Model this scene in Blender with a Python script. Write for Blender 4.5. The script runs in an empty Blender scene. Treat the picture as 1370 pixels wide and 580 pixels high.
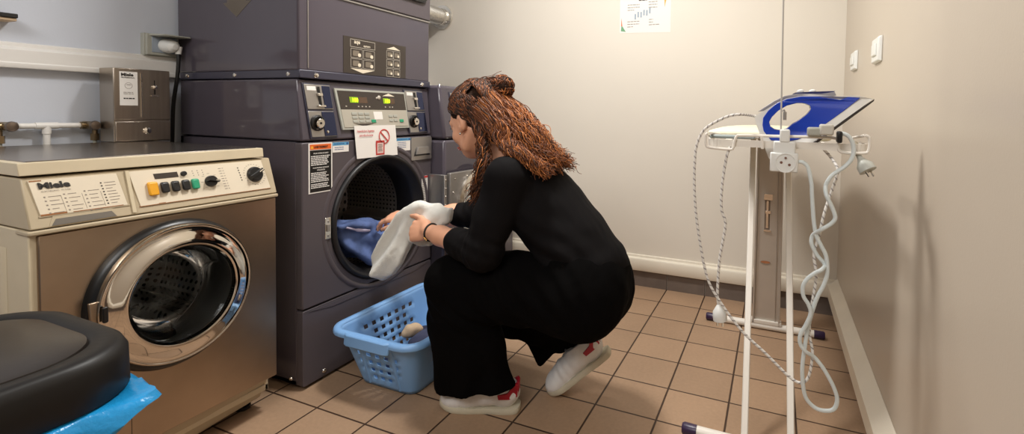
import bpy, bmesh, math, random
import numpy as np
from mathutils import Vector, Matrix
from mathutils.geometry import tessellate_polygon
random.seed(7); RNG = np.random.default_rng(7)
SC = bpy.context.scene; COL = SC.collection
rad = math.radians

# ------------------------------------------------------------------ camera
F_PX, CX, CY, W, H = 657.03, 762.11, 174.62, 1370, 580
YAW, PITCH, ROLL = 0.396326777, -0.0384122501, 0.0165832959
CAM = np.array([1.31342879, -2.62497948, 0.950202717])
def cam_axes():
    f = np.array([-math.sin(YAW)*math.cos(PITCH), math.cos(YAW)*math.cos(PITCH), math.sin(PITCH)])
    r = np.array([math.cos(YAW), math.sin(YAW), 0.]); u = np.cross(r, f)
    c, s = math.cos(ROLL), math.sin(ROLL)
    return c*r+s*u, -s*r+c*u, f
AR, AU, AF = cam_axes()
def at(u, v, x=None, y=None, z=None):
    """world point on the plane x=, y= or z= that the photograph shows at (u, v)"""
    d = AR*((u-CX)/F_PX) - AU*((v-CY)/F_PX) + AF
    t = (x-CAM[0])/d[0] if x is not None else (y-CAM[1])/d[1] if y is not None else (z-CAM[2])/d[2]
    return CAM + t*d
cd = bpy.data.cameras.new('camera'); co = bpy.data.objects.new('camera', cd); COL.objects.link(co)
cd.sensor_fit = 'HORIZONTAL'; cd.sensor_width = 36; cd.lens = F_PX/W*36
cd.shift_x = (W/2-CX)/W; cd.shift_y = (CY-H/2)/W; cd.clip_start = 0.02
co.matrix_world = Matrix(((AR[0], AU[0], -AF[0], CAM[0]), (AR[1], AU[1], -AF[1], CAM[1]), (AR[2], AU[2], -AF[2], CAM[2]), (0, 0, 0, 1)))
SC.camera = co

# ------------------------------------------------------------------ materials
MATS = {}
def lin(c): return tuple(((x/255)/12.92 if x/255 <= .04045 else ((x/255+.055)/1.055)**2.4) for x in c)
def mat(name, rgb, rough=.5, metal=0., spec=.5, bump=0., bscale=60., var=0., vscale=8., coat=0., trans=0., emit=0., aniso=None, sheen=0., alpha=1.):
    if name in MATS: return MATS[name]
    m = bpy.data.materials.new(name); m.use_nodes = True; nt = m.node_tree; b = nt.nodes['Principled BSDF']
    c = (*lin(rgb), 1)
    b.inputs['Base Color'].default_value = c; b.inputs['Roughness'].default_value = rough; b.inputs['Metallic'].default_value = metal
    b.inputs['Specular IOR Level'].default_value = spec; b.inputs['Coat Weight'].default_value = coat
    b.inputs['Transmission Weight'].default_value = trans; b.inputs['Sheen Weight'].default_value = sheen
    b.inputs['Alpha'].default_value = alpha
    if emit: b.inputs['Emission Color'].default_value = c; b.inputs['Emission Strength'].default_value = emit
    tc = nt.nodes.new('ShaderNodeTexCoord')
    if var or aniso:
        mp = nt.nodes.new('ShaderNodeMapping'); nt.links.new(tc.outputs['Object'], mp.inputs[0])
        if aniso: mp.inputs['Scale'].default_value = aniso
        n = nt.nodes.new('ShaderNodeTexNoise'); n.inputs['Scale'].default_value = vscale; n.inputs['Detail'].default_value = 5
        nt.links.new(mp.outputs[0], n.inputs['Vector'])
        mr = nt.nodes.new('ShaderNodeMapRange'); mr.inputs[1].default_value = .3; mr.inputs[2].default_value = .7
        mr.inputs[3].default_value = 1-var; mr.inputs[4].default_value = 1+var; nt.links.new(n.outputs[0], mr.inputs[0])
        mx = nt.nodes.new('ShaderNodeMix'); mx.data_type = 'RGBA'; mx.blend_type = 'MULTIPLY'; mx.inputs[0].default_value = 1
        mx.inputs[6].default_value = c; nt.links.new(mr.outputs[0], mx.inputs[7]); nt.links.new(mx.outputs[2], b.inputs['Base Color'])
    if bump:
        n2 = nt.nodes.new('ShaderNodeTexNoise'); n2.inputs['Scale'].default_value = bscale; n2.inputs['Detail'].default_value = 4
        nt.links.new(tc.outputs['Object'], n2.inputs['Vector'])
        bp = nt.nodes.new('ShaderNodeBump'); bp.inputs['Strength'].default_value = bump; bp.inputs['Distance'].default_value = .004
        nt.links.new(n2.outputs[0], bp.inputs['Height']); nt.links.new(bp.outputs[0], b.inputs['Normal'])
    MATS[name] = m; return m
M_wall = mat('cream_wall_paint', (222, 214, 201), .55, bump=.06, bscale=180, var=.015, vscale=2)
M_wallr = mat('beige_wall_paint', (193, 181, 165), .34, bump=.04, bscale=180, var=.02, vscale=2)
M_walll = mat('pale_blue_wall', (198, 203, 213), .5, bump=.05, bscale=160)  # left wall tinted bluer than the other walls
M_ceil = mat('ceiling_white', (190, 186, 180), .8)
M_front = mat('far_wall_paint', (128, 118, 106), .7)
M_trunk = mat('white_trunking', (228, 219, 202), .4, bump=.03, bscale=90, var=.03)
M_trunkl = mat('white_trunking_cool', (222, 219, 214), .4)
M_skirt = mat('dark_skirting_tile', (112, 100, 92), .5, var=.12, vscale=14)
M_dk = mat('charcoal_enamel', (79, 73, 81), .10, spec=.5, bump=0, bscale=300, var=.04, vscale=3)
M_dk2 = mat('charcoal_enamel_textured', (84, 77, 81), .42, spec=.4, bump=.05, bscale=500, var=.04, vscale=4)
M_dkblue = mat('blue_black_enamel', (58, 57, 72), .3, bump=.02, bscale=300)
M_rub = mat('black_rubber', (24, 23, 25), .45)
M_black = mat('black_plastic', (20, 19, 19), .35)
M_steel = mat('brushed_steel', (172, 162, 150), .3, metal=1, bump=.02, bscale=200, var=.08, vscale=3, aniso=(1, 30, 1))
M_steelf = mat('stained_steel', (182, 163, 143), .36, metal=1, bump=.015, bscale=200, var=.12, vscale=5)
M_steelt = mat('top_steel', (168, 160, 152), .25, metal=1, var=.06, vscale=6)
M_chrome = mat('chrome', (225, 220, 212), .06, metal=1)
M_alu = mat('matt_aluminium', (170, 166, 162), .4, metal=.85, bump=.03, bscale=250)
M_cream = mat('cream_enamel', (206, 192, 164), .35, var=.04, vscale=12)
M_creampl = mat('cream_plastic', (184, 169, 142), .42)
M_plate = mat('panel_print', (222, 210, 188), .4, var=.02)
M_greyp = mat('grey_plastic', (168, 168, 158), .45)
M_white = mat('white_plastic', (226, 226, 222), .35)
M_whitep = mat('white_powder_coat', (232, 226, 216), .35)
M_paper = mat('paper', (232, 228, 222), .7)
M_red = mat('red_print', (190, 50, 45), .6)
M_ink = mat('grey_ink', (138, 128, 118), .7)
M_inkd = mat('dark_ink', (40, 36, 32), .7)
M_inkw = mat('pale_ink', (190, 182, 168), .6)
M_brownp = mat('brown_black_panel', (58, 50, 44), .35)
M_orange = mat('orange_print', (226, 104, 38), .5)
M_bluepr = mat('blue_print', (90, 160, 200), .5)
M_green = mat('green_button', (40, 150, 110), .4)
M_amber = mat('amber_button', (226, 160, 30), .35)
M_display = mat('display_window', (88, 66, 50), .25)
M_led = mat('led_digits', (190, 235, 30), .4, emit=2.2)
M_ledbg = mat('led_backlight', (120, 150, 20), .4, emit=.6)
M_rust = mat('rust_stain', (150, 100, 60), .8)
M_yellow = mat('faded_arrow', (94, 84, 72), .4)

def dots_mat():
    m = bpy.data.materials.new('perforated_drum'); m.use_nodes = True; nt = m.node_tree; b = nt.nodes['Principled BSDF']
    uv = nt.nodes.new('ShaderNodeUVMap'); vm = nt.nodes.new('ShaderNodeVectorMath'); vm.operation = 'FRACTION'
    nt.links.new(uv.outputs[0], vm.inputs[0])
    sb = nt.nodes.new('ShaderNodeVectorMath'); sb.operation = 'SUBTRACT'; sb.inputs[1].default_value = (.5, .5, 0); nt.links.new(vm.outputs[0], sb.inputs[0])
    ln = nt.nodes.new('ShaderNodeVectorMath'); ln.operation = 'LENGTH'; nt.links.new(sb.outputs[0], ln.inputs[0])
    mr = nt.nodes.new('ShaderNodeMapRange'); mr.inputs[1].default_value = .2; mr.inputs[2].default_value = .3; nt.links.new(ln.outputs['Value'], mr.inputs[0])
    cr = nt.nodes.new('ShaderNodeMix'); cr.data_type = 'RGBA'; cr.inputs[6].default_value = (.01, .01, .01, 1); cr.inputs[7].default_value = (*lin((150, 144, 138)), 1)
    nt.links.new(mr.outputs[0], cr.inputs[0]); nt.links.new(cr.outputs[2], b.inputs['Base Color'])
    b.inputs['Metallic'].default_value = .5; b.inputs['Roughness'].default_value = .42
    bp = nt.nodes.new('ShaderNodeBump'); bp.inputs['Strength'].default_value = .5; bp.inputs['Distance'].default_value = .004
    nt.links.new(mr.outputs[0], bp.inputs['Height']); nt.links.new(bp.outputs[0], b.inputs['Normal'])
    return m
M_drum = dots_mat()
def floor_mat():
    m = bpy.data.materials.new('terracotta_tiles'); m.use_nodes = True; nt = m.node_tree; b = nt.nodes['Principled BSDF']
    tc = nt.nodes.new('ShaderNodeTexCoord'); sp = nt.nodes.new('ShaderNodeSeparateXYZ'); nt.links.new(tc.outputs['Object'], sp.inputs[0])
    def mth(op, a, bb=None):
        n = nt.nodes.new('ShaderNodeMath'); n.operation = op
        for i, q in enumerate((a, bb)):
            if q is None: continue
            if isinstance(q, (int, float)): n.inputs[i].default_value = q
            else: nt.links.new(q, n.inputs[i])
        return n.outputs[0]
    tx = mth('DIVIDE', sp.outputs[0], .2); ty = mth('DIVIDE', sp.outputs[1], .19057)
    def edge(t, size):
        fr = mth('FRACT', mth('ADD', t, .5)); d = mth('MULTIPLY', mth('ABSOLUTE', mth('SUBTRACT', fr, .5)), size); return d
    dmin = mth('MINIMUM', edge(tx, .2), edge(ty, .19057))
    mr = nt.nodes.new('ShaderNodeMapRange'); mr.inputs[1].default_value = .0022; mr.inputs[2].default_value = .0036; nt.links.new(dmin, mr.inputs[0])
    cb = nt.nodes.new('ShaderNodeCombineXYZ'); nt.links.new(mth('ROUND', mth('SUBTRACT', tx, .5)), cb.inputs[0]); nt.links.new(mth('ROUND', mth('SUBTRACT', ty, .5)), cb.inputs[1])
    wn = nt.nodes.new('ShaderNodeTexWhiteNoise'); wn.noise_dimensions = '2D'; nt.links.new(cb.outputs[0], wn.inputs[0])
    no = nt.nodes.new('ShaderNodeTexNoise'); no.inputs['Scale'].default_value = 90; no.inputs['Detail'].default_value = 6; nt.links.new(tc.outputs['Object'], no.inputs[0])
    no2 = nt.nodes.new('ShaderNodeTexNoise'); no2.inputs['Scale'].default_value = 5; no2.inputs['Detail'].default_value = 4; nt.links.new(tc.outputs['Object'], no2.inputs[0])
    s = mth('ADD', mth('MULTIPLY', wn.outputs[0], .14), mth('ADD', mth('MULTIPLY', no.outputs[0], .28), mth('MULTIPLY', no2.outputs[0], .2)))
    s = mth('ADD', s, .69)
    tcol = nt.nodes.new('ShaderNodeMix'); tcol.data_type = 'RGBA'; tcol.blend_type = 'MULTIPLY'; tcol.inputs[0].default_value = 1
    tcol.inputs[6].default_value = (*lin((163, 134, 108)), 1); nt.links.new(s, tcol.inputs[7])
    mx = nt.nodes.new('ShaderNodeMix'); mx.data_type = 'RGBA'; mx.inputs[6].default_value = (*lin((62, 44, 32)), 1)
    nt.links.new(tcol.outputs[2], mx.inputs[7]); nt.links.new(mr.outputs[0], mx.inputs[0]); nt.links.new(mx.outputs[2], b.inputs['Base Color'])
    b.inputs['Roughness'].default_value = .5; b.inputs['Specular IOR Level'].default_value = .3
    bp = nt.nodes.new('ShaderNodeBump'); bp.inputs['Strength'].default_value = .6; bp.inputs['Distance'].default_value = .003
    hh = mth('ADD', mr.outputs[0], mth('MULTIPLY', no.outputs[0], .12)); nt.links.new(hh, bp.inputs['Height']); nt.links.new(bp.outputs[0], b.inputs['Normal'])
    return m
M_floor = floor_mat()
def rope_mat():
    m = bpy.data.materials.new('braided_cord'); m.use_nodes = True; nt = m.node_tree; b = nt.nodes['Principled BSDF']
    uv = nt.nodes.new('ShaderNodeUVMap'); sp = nt.nodes.new('ShaderNodeSeparateXYZ'); nt.links.new(uv.outputs[0], sp.inputs[0])
    a = nt.nodes.new('ShaderNodeMath'); a.operation = 'MULTIPLY_ADD'; nt.links.new(sp.outputs[0], a.inputs[0]); a.inputs[1].default_value = 75; nt.links.new(sp.outputs[1], a.inputs[2])
    f = nt.nodes.new('ShaderNodeMath'); f.operation = 'FRACT'; nt.links.new(a.outputs[0], f.inputs[0])
    g = nt.nodes.new('ShaderNodeMath'); g.operation = 'GREATER_THAN'; nt.links.new(f.outputs[0], g.inputs[0]); g.inputs[1].default_value = .72
    mx = nt.nodes.new('ShaderNodeMix'); mx.data_type = 'RGBA'; mx.inputs[6].default_value = (*lin((226, 222, 216)), 1); mx.inputs[7].default_value = (*lin((158, 152, 150)), 1)
    nt.links.new(g.outputs[0], mx.inputs[0]); nt.links.new(mx.outputs[2], b.inputs['Base Color']); b.inputs['Roughness'].default_value = .75
    return m
M_rope = rope_mat()

# ------------------------------------------------------------------ mesh building
def unit(v): v = np.array(v, float); return v/np.linalg.norm(v)
def frame(d, hint=(0, 0, 1)):
    d = unit(d); h = np.array(hint, float)
    if abs(d@unit(h)) > .97: h = np.array([1., 0, 0])
    a = unit(np.cross(h, d)); return a, np.cross(d, a), d
def crom(pts, n=8):
    P = [np.array(p, float) for p in pts]; P = [2*P[0]-P[1]]+P+[2*P[-1]-P[-2]]; out = []
    for i in range(1, len(P)-2):
        for k in range(n):
            t = k/n; a, b, c, d = P[i-1:i+3]
            out.append(.5*((2*b)+(-a+c)*t+(2*a-5*b+4*c-d)*t*t+(-a+3*b-3*c+d)*t**3))
    out.append(P[-2]); return np.array(out)
class MB:
    def __init__(s): s.v = []; s.f = []; s.m = []; s.uv = {}
    def add(s, V, Fs, mi=0, uvs=None):
        o = len(s.v); s.v += [tuple(map(float, q)) for q in V]
        for k, q in enumerate(Fs):
            if uvs is not None: s.uv[len(s.f)] = uvs[k]
            s.f.append(tuple(o+i for i in q)); s.m.append(mi)
        return s
    def box(s, lo, hi, mi=0):
        x0, y0, z0 = lo; x1, y1, z1 = hi
        V = [(x, y, z) for x in (x0, x1) for y in (y0, y1) for z in (z0, z1)]
        return s.add(V, [(0, 1, 3, 2), (4, 6, 7, 5), (0, 4, 5, 1), (2, 3, 7, 6), (0, 2, 6, 4), (1, 5, 7, 3)], mi)
    def prism(s, A, B, mi=0):
        """closed solid between two polygons of equal length; B is the outer face, counter-clockwise seen from outside"""
        n = len(A); V = list(A)+list(B); Fs = [tuple(range(n))[::-1], tuple(range(n, 2*n))]
        Fs += [(i, (i+1) % n, n+(i+1) % n, n+i) for i in range(n)]
        return s.add(V, Fs, mi)
    def px(s, poly, d0, d1, surf, mi=0):
        """prism on a surface facing +x: poly of (y, z), surf(z) gives x"""
        return s.prism([(surf(z)+d0, y, z) for y, z in poly], [(surf(z)+d1, y, z) for y, z in poly], mi)
    def rx(s, y0, z0, y1, z1, d0, d1, surf, mi=0): return s.px([(y0, z0), (y1, z0), (y1, z1), (y0, z1)], d0, d1, surf, mi)
    def lathe(s, prof, o, d, mi=0, seg=32, hint=(0, 0, 1), closed=False, uvk=None, caps=True):
        a, b, d = frame(d, hint); o = np.array(o, float); V = []; n = len(prof)
        for r, h in prof:
            for k in range(seg):
                t = 2*math.pi*k/seg; V.append(o+d*h+(a*math.cos(t)+b*math.sin(t))*r)
        Fs = []; U = []; ln = [0]
        for j in range(n-1): ln.append(ln[-1]+math.dist(prof[j], prof[j+1]))
        for j in range(n-1 if not closed else n):
            for k in range(seg):
                k2 = (k+1) % seg; j2 = (j+1) % n
                Fs.append((j*seg+k, j*seg+k2, j2*seg+k2, j2*seg+k))
                if uvk: U.append([(k*uvk[0]/seg, ln[j]*uvk[1]), ((k+1)*uvk[0]/seg, ln[j]*uvk[1]), ((k+1)*uvk[0]/seg, ln[j2]*uvk[1]), (k*uvk[0]/seg, ln[j2]*uvk[1])])
        if caps and not closed and not uvk:
            if prof[0][0] > 1e-6: Fs.append(tuple(range(seg))[::-1])
            if prof[-1][0] > 1e-6: Fs.append(tuple(range((n-1)*seg, n*seg)))
        return s.add(V, Fs, mi, U if uvk else None)
    def cyl(s, p0, p1, r, mi=0, seg=20, r1=None):
        d = np.array(p1, float)-np.array(p0, float)
        return s.lathe([(r, 0), (r if r1 is None else r1, np.linalg.norm(d))], p0, d, mi, seg)
    def tube(s, P, r, mi=0, seg=10, uv=False, caps=True):
        P = np.array(P, float); n = len(P); T = np.gradient(P, axis=0); T /= np.linalg.norm(T, axis=1)[:, None]+1e-12
        a, b, _ = frame(T[0]); V = []; R = np.broadcast_to(np.array(r, float), (n,)); L = np.concatenate([[0], np.cumsum(np.linalg.norm(np.diff(P, axis=0), axis=1))])
        for i in range(n):
            a = unit(a-T[i]*(a@T[i])); b = np.cross(T[i], a)
            for k in range(seg):
                t = 2*math.pi*k/seg; V.append(P[i]+(a*math.cos(t)+b*math.sin(t))*R[i])
        Fs = []; U = []
        for i in range(n-1):
            for k in range(seg):
                k2 = (k+1) % seg; Fs.append((i*seg+k, i*seg+k2, (i+1)*seg+k2, (i+1)*seg+k))
                U.append([(L[i], k/seg), (L[i], (k+1)/seg), (L[i+1], (k+1)/seg), (L[i+1], k/seg)])
        if caps:
            Fs += [tuple(range(seg))[::-1], tuple(range((n-1)*seg, n*seg))]; U += [[(0, 0)]*seg]*2
        return s.add(V, Fs, mi, U if uv else None)
    def sph(s, c, r, mi=0, seg=14, sc=(1, 1, 1)):
        V = []; Fs = []; n = seg//2
        for j in range(1, n):
            p = math.pi*j/n
            for k in range(seg):
                t = 2*math.pi*k/seg; V.append((c[0]+r*sc[0]*math.sin(p)*math.cos(t), c[1]+r*sc[1]*math.sin(p)*math.sin(t), c[2]-r*sc[2]*math.cos(p)))
        m0 = len(V); V += [(c[0], c[1], c[2]-r*sc[2]), (c[0], c[1], c[2]+r*sc[2])]
        for j in range(n-2):
            for k in range(seg): Fs.append((j*seg+k, j*seg+(k+1) % seg, (j+1)*seg+(k+1) % seg, (j+1)*seg+k))
        for k in range(seg): Fs.append((m0, (k+1) % seg, k)); Fs.append((m0+1, (n-2)*seg+k, (n-2)*seg+(k+1) % seg))
        return s.add(V, Fs, mi)
    def text(s, body, size, o, right, up, mi=0, bold=0., align='LEFT', sx=1., lift=.0004):
        V, Fs = text_geo(body, bold, align); right = np.array(right, float); up = np.array(up, float); o = np.array(o, float); n = np.cross(unit(right), unit(up))
        return s.add([o+right*(q[0]*size*sx)+up*(q[1]*size)+n*lift for q in V], Fs, mi)
    def xf(s, Mx):
        s.v = [tuple(Mx @ Vector(q)) for q in s.v]; return s
    def build(s, name, mats, parent=None, bevel=0., segs=2, angle=35, local=False, smooth=True):
        me = bpy.data.meshes.new(name)
        o = bpy.data.objects.new(name, me); COL.objects.link(o)
        off = Vector((0, 0, 0))
        if parent is not None:
            o.parent = parent
            if not local: off = root_loc(parent)
        me.from_pydata([tuple(Vector(q)-off) for q in s.v], [], s.f)
        for m in (mats if isinstance(mats, (list, tuple)) else [mats]): me.materials.append(m)
        me.polygons.foreach_set('material_index', s.m)
        if s.uv:
            ul = me.uv_layers.new(name='UVMap')
            for pi, cs in s.uv.items():
                for li, c in zip(me.polygons[pi].loop_indices, cs): ul.data[li].uv = c
        if smooth:
            me.polygons.foreach_set('use_smooth', [True]*len(me.polygons)); me.set_sharp_from_angle(angle=rad(angle))
        if bevel:
            b = o.modifiers.new('bevel', 'BEVEL'); b.width = bevel; b.segments = segs; b.limit_method = 'ANGLE'; b.angle_limit = rad(40); b.harden_normals = False
        me.update(); return o
_T = {}
def text_geo(body, bold, align):
    k = (body, bold, align)
    if k not in _T:
        cu = bpy.data.curves.new('t', 'FONT'); cu.body = body; cu.size = 1; cu.offset = bold; cu.align_x = align; cu.resolution_u = 3
        o = bpy.data.objects.new('t', cu); COL.objects.link(o); dg = bpy.context.evaluated_depsgraph_get(); dg.update()
        me = bpy.data.meshes.new_from_object(o.evaluated_get(dg))
        _T[k] = ([tuple(v.co) for v in me.vertices], [tuple(p.vertices) for p in me.polygons])
        bpy.data.objects.remove(o); bpy.data.curves.remove(cu); bpy.data.meshes.remove(me)
    return _T[k]
def root_loc(o):
    l = Vector((0, 0, 0))
    while o is not None: l += o.location; o = o.parent
    return l
def tag(o, label, cat=None, group=None):
    o['label'] = label
    if cat: o['category'] = cat
    if group: o['group'] = group
    return o
def thing(name, label, cat, loc=(0, 0, 0), group=None):
    o = bpy.data.objects.new(name, None); COL.objects.link(o); o.location = loc; o.empty_display_size = .05
    return tag(o, label, cat, group)
def struct(o): o['kind'] = 'structure'; return o
def rrect(y0, z0, y1, z1, r, n=5):
    out = []
    for cy, cz, a0 in ((y1-r, z0+r, -90), (y1-r, z1-r, 0), (y0+r, z1-r, 90), (y0+r, z0+r, 180)):
        for k in range(n+1):
            a = rad(a0+90*k/n); out.append((cy+r*math.cos(a), cz+r*math.sin(a)))
    return out
def face_hole(mb, y0, z0, y1, z1, cy, cz, R, x, xin, mi=0, seg=64):
    """a flat front (facing +x) with a round hole, with a wall going back to xin"""
    O = []; I = []
    angs = sorted(set([2*math.pi*k/seg for k in range(seg)]+[math.atan2(z-cz, y-cy) % (2*math.pi) for y in (y0, y1) for z in (z0, z1)]))
    for t in angs:
        c, s_ = math.cos(t), math.sin(t)
        k = min(((y1-cy)/c if c > 1e-9 else (y0-cy)/c if c < -1e-9 else 9), ((z1-cz)/s_ if s_ > 1e-9 else (z0-cz)/s_ if s_ < -1e-9 else 9))
        O.append((x, cy+c*k, cz+s_*k)); I.append((x, cy+c*R, cz+s_*R))
    n = len(O); B = [(xin, p[1], p[2]) for p in I]; OB = [(xin, p[1], p[2]) for p in O]
    mb.add(O+I+B+OB, [(i, (i+1) % n, n+(i+1) % n, n+i) for i in range(n)]+[(n+i, n+(i+1) % n, 2*n+(i+1) % n, 2*n+i) for i in range(n)]
           + [((i+1) % n, i, 3*n+i, 3*n+(i+1) % n) for i in range(n)], mi)

# ------------------------------------------------------------------ implicit surfaces (smooth organic shapes)
def poly_sd(P2, poly):
    poly = np.array(poly, np.float32); d = np.full(P2.shape[:-1], 9., np.float32); s = np.ones(P2.shape[:-1], np.float32); n = len(poly)
    for i in range(n):
        a, b = poly[i], poly[i-1]; e = b-a; w = P2-a; t = np.clip((w@e)/float(e@e), 0, 1); q = w-t[..., None]*e; d = np.minimum(d, (q*q).sum(-1))
        c1 = P2[..., 1] >= a[1]; c2 = P2[..., 1] < b[1]; c3 = e[0]*w[..., 1] > e[1]*w[..., 0]; f = (c1 & c2 & c3) | (~c1 & ~c2 & ~c3); s = np.where(f, -s, s)
    return s*np.sqrt(d)
class SDF:
    def __init__(s, lo, hi, h):
        s.lo = np.array(lo, float); s.h = h; s.n = np.ceil((np.array(hi)-s.lo)/h).astype(int)+1
        s.ax = [(s.lo[i]+h*np.arange(s.n[i])).astype(np.float32) for i in range(3)]
        s.D = np.full(tuple(s.n), .5, np.float32)
    def sub(s, lo, hi):
        sl = []
        for i in range(3):
            a = int(np.clip((lo[i]-s.lo[i])/s.h-1, 0, s.n[i])); b = int(np.clip((hi[i]-s.lo[i])/s.h+2, 0, s.n[i])); sl.append(slice(a, b))
        sl = tuple(sl); return sl, np.stack(np.meshgrid(*[s.ax[i][sl[i]] for i in range(3)], indexing='ij'), -1)
    def put(s, sl, d, k, op='add'):
        D = s.D[sl]
        if D.size == 0: return
        if op == 'cut': d = -d; D2 = np.maximum(D, d) if k <= 0 else None
        if op == 'cut':
            if k > 0:
                hh = np.clip(.5-.5*(D-d)/k, 0, 1); D2 = D*(1-hh)+d*hh+k*hh*(1-hh)
            s.D[sl] = D2; return
        if k <= 0: s.D[sl] = np.minimum(D, d); return
        hh = np.clip(.5+.5*(D-d)/k, 0, 1); s.D[sl] = D*(1-hh)+d*hh-k*hh*(1-hh)
    def cap(s, a, b, ra, rb=None, k=.02, sc=(1, 1, 1), op='add'):
        rb = ra if rb is None else rb; a = np.array(a, float); b = np.array(b, float); m = (max(ra, rb)+k*1.5+.012)*max(sc)
        sl, P = s.sub(np.minimum(a, b)-m, np.maximum(a, b)+m)
        S = np.array(sc, np.float32); c = (a+b)/2
        Q = (P-c)/S; A = ((a-c)/S).astype(np.float32); B = ((b-c)/S).astype(np.float32); ab = B-A
        t = np.clip(((Q-A)@ab)/max(float(ab@ab), 1e-9), 0, 1)
        d = np.linalg.norm(Q-A-t[..., None]*ab, axis=-1)-(ra+(rb-ra)*t); s.put(sl, d.astype(np.float32), k, op); return s
    def chain(s, pts, rs, k=.02, sc=(1, 1, 1)):
        for i in range(len(pts)-1): s.cap(pts[i], pts[i+1], rs[i], rs[i+1], k, sc)
        return s
    def ell(s, c, r, R=None, k=.02, op='add'):
        r = np.array(r, float); m = max(r)+k*1.5+.012; c = np.array(c, float)
        sl, P = s.sub(c-m, c+m); Q = (P-c.astype(np.float32))
        if R is not None: Q = Q@np.array(R, np.float32)
        k0 = np.linalg.norm(Q/r, axis=-1); k1 = np.linalg.norm(Q/(r*r), axis=-1)+1e-9
        s.put(sl, (k0*(k0-1)/k1).astype(np.float32), k, op); return s
    def rbox(s, c, half, r, R=None, k=.01, op='add'):
        half = np.array(half, float); m = np.linalg.norm(half)+r+k+.012; c = np.array(c, float); sl, P = s.sub(c-m, c+m); Q = P-c.astype(np.float32)
        if R is not None: Q = Q@np.array(R, np.float32)
        q = np.abs(Q)-(half-r); d = np.linalg.norm(np.maximum(q, 0), axis=-1)+np.minimum(q.max(-1), 0)-r; s.put(sl, d.astype(np.float32), k, op); return s
    def sheet(s, poly, u, w, mid, t, r, k=.0):
        """cushion of half-thickness t: an outline in the (u, w) axes, lying around mid(P) along the third axis"""
        P = np.stack(np.meshgrid(*s.ax, indexing='ij'), -1); d2 = poly_sd(P[..., [u, w]], poly)+r; v = 3-u-w; h = np.abs(P[..., v]-mid(P))-(t-r)
        d = np.sqrt(np.maximum(d2, 0)**2+np.maximum(h, 0)**2)+np.minimum(np.maximum(d2, h), 0)-r; s.put((slice(None),)*3, d.astype(np.float32), k); return s
    def half(s, o, n, k=0.):
        """cut away the side the normal points to"""
        P = np.stack(np.meshgrid(*s.ax, indexing='ij'), -1); d = -((P-np.array(o, np.float32))@np.array(unit(n), np.float32)); s.put((slice(None),)*3, d, k, 'cut'); return s
    def noise(s, fn, only=.05):
        I = np.argwhere(np.abs(s.D) < only)
        P = np.stack([s.ax[i][I[:, i]] for i in range(3)], -1); s.D[I[:, 0], I[:, 1], I[:, 2]] += fn(P).astype(np.float32); return s
    def mesh(s, relax=1):
        D = s.D; S = (D < 0); n = D.shape
        off = [(i, j, k) for i in (0, 1) for j in (0, 1) for k in (0, 1)]
        cnt = sum(S[i:n[0]-1+i, j:n[1]-1+j, k:n[2]-1+k].astype(np.int8) for i, j, k in off); act = (cnt > 0) & (cnt < 8)
        I = np.argwhere(act); idx = np.full(act.shape, -1, np.int64); idx[act] = np.arange(len(I))
        acc = np.zeros((len(I), 3)); num = np.zeros(len(I))
        for a in off:
            for ax in range(3):
                if a[ax]: continue
                b = list(a); b[ax] = 1
                da = D[I[:, 0]+a[0], I[:, 1]+a[1], I[:, 2]+a[2]]; db = D[I[:, 0]+b[0], I[:, 1]+b[1], I[:, 2]+b[2]]
                cr = (da < 0) != (db < 0); t = np.where(cr, da/(np.where(cr, da-db, 1)), 0); p = np.tile(np.array(a, float), (len(I), 1)); p[:, ax] += t
                acc[cr] += p[cr]; num[cr] += 1
        V = s.lo+(I+acc/num[:, None])*s.h; Q = []
        for ax in range(3):
            u, w = [(1, 2), (2, 0), (0, 1)][ax]
            sa = [slice(None)]*3; sb = [slice(None)]*3; sa[ax] = slice(0, -1); sb[ax] = slice(1, None)
            E = np.argwhere(S[tuple(sa)] != S[tuple(sb)])
            ok = (E[:, u] > 0) & (E[:, w] > 0) & (E[:, u] < n[u]-1) & (E[:, w] < n[w]-1); E = E[ok]
            ins = S[E[:, 0], E[:, 1], E[:, 2]]; cs = []
            for du, dw in ((-1, -1), (0, -1), (0, 0), (-1, 0)):
                c = E.copy(); c[:, u] += du; c[:, w] += dw; cs.append(idx[c[:, 0], c[:, 1], c[:, 2]])
            q = np.stack(cs, 1); q[~ins] = q[~ins][:, ::-1]; Q.append(q)
        Q = np.concatenate(Q)
        for _ in range(relax):
            A = np.zeros_like(V); N = np.zeros(len(V))
            for a, b in ((0, 1), (1, 2), (2, 3), (3, 0)):
                for p, q in ((a, b), (b, a)): np.add.at(A, Q[:, p], V[Q[:, q]]); np.add.at(N, Q[:, p], 1)
            V = .5*V+.5*A/np.maximum(N, 1)[:, None]
        return V, Q
def fast_mesh(name, V, Q, mats, parent=None, local=False, mi=None):
    off = np.array(root_loc(parent)) if (parent is not None and not local) else np.zeros(3)
    me = bpy.data.meshes.new(name); V = np.asarray(V)-off; k = Q.shape[1]
    me.vertices.add(len(V)); me.vertices.foreach_set('co', V.astype(np.float32).ravel()); me.loops.add(Q.size); me.polygons.add(len(Q))
    me.loops.foreach_set('vertex_index', Q.astype(np.int32).ravel()); me.polygons.foreach_set('loop_start', np.arange(0, Q.size, k, dtype=np.int32))
    for m in (mats if isinstance(mats, (list, tuple)) else [mats]): me.materials.append(m)
    if mi is not None: me.polygons.foreach_set('material_index', np.asarray(mi, np.int32))
    me.update(calc_edges=True); me.validate(); me.polygons.foreach_set('use_smooth', np.ones(len(me.polygons), bool))
    o = bpy.data.objects.new(name, me); COL.objects.link(o)
    if parent is not None: o.parent = parent
    return o
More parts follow.
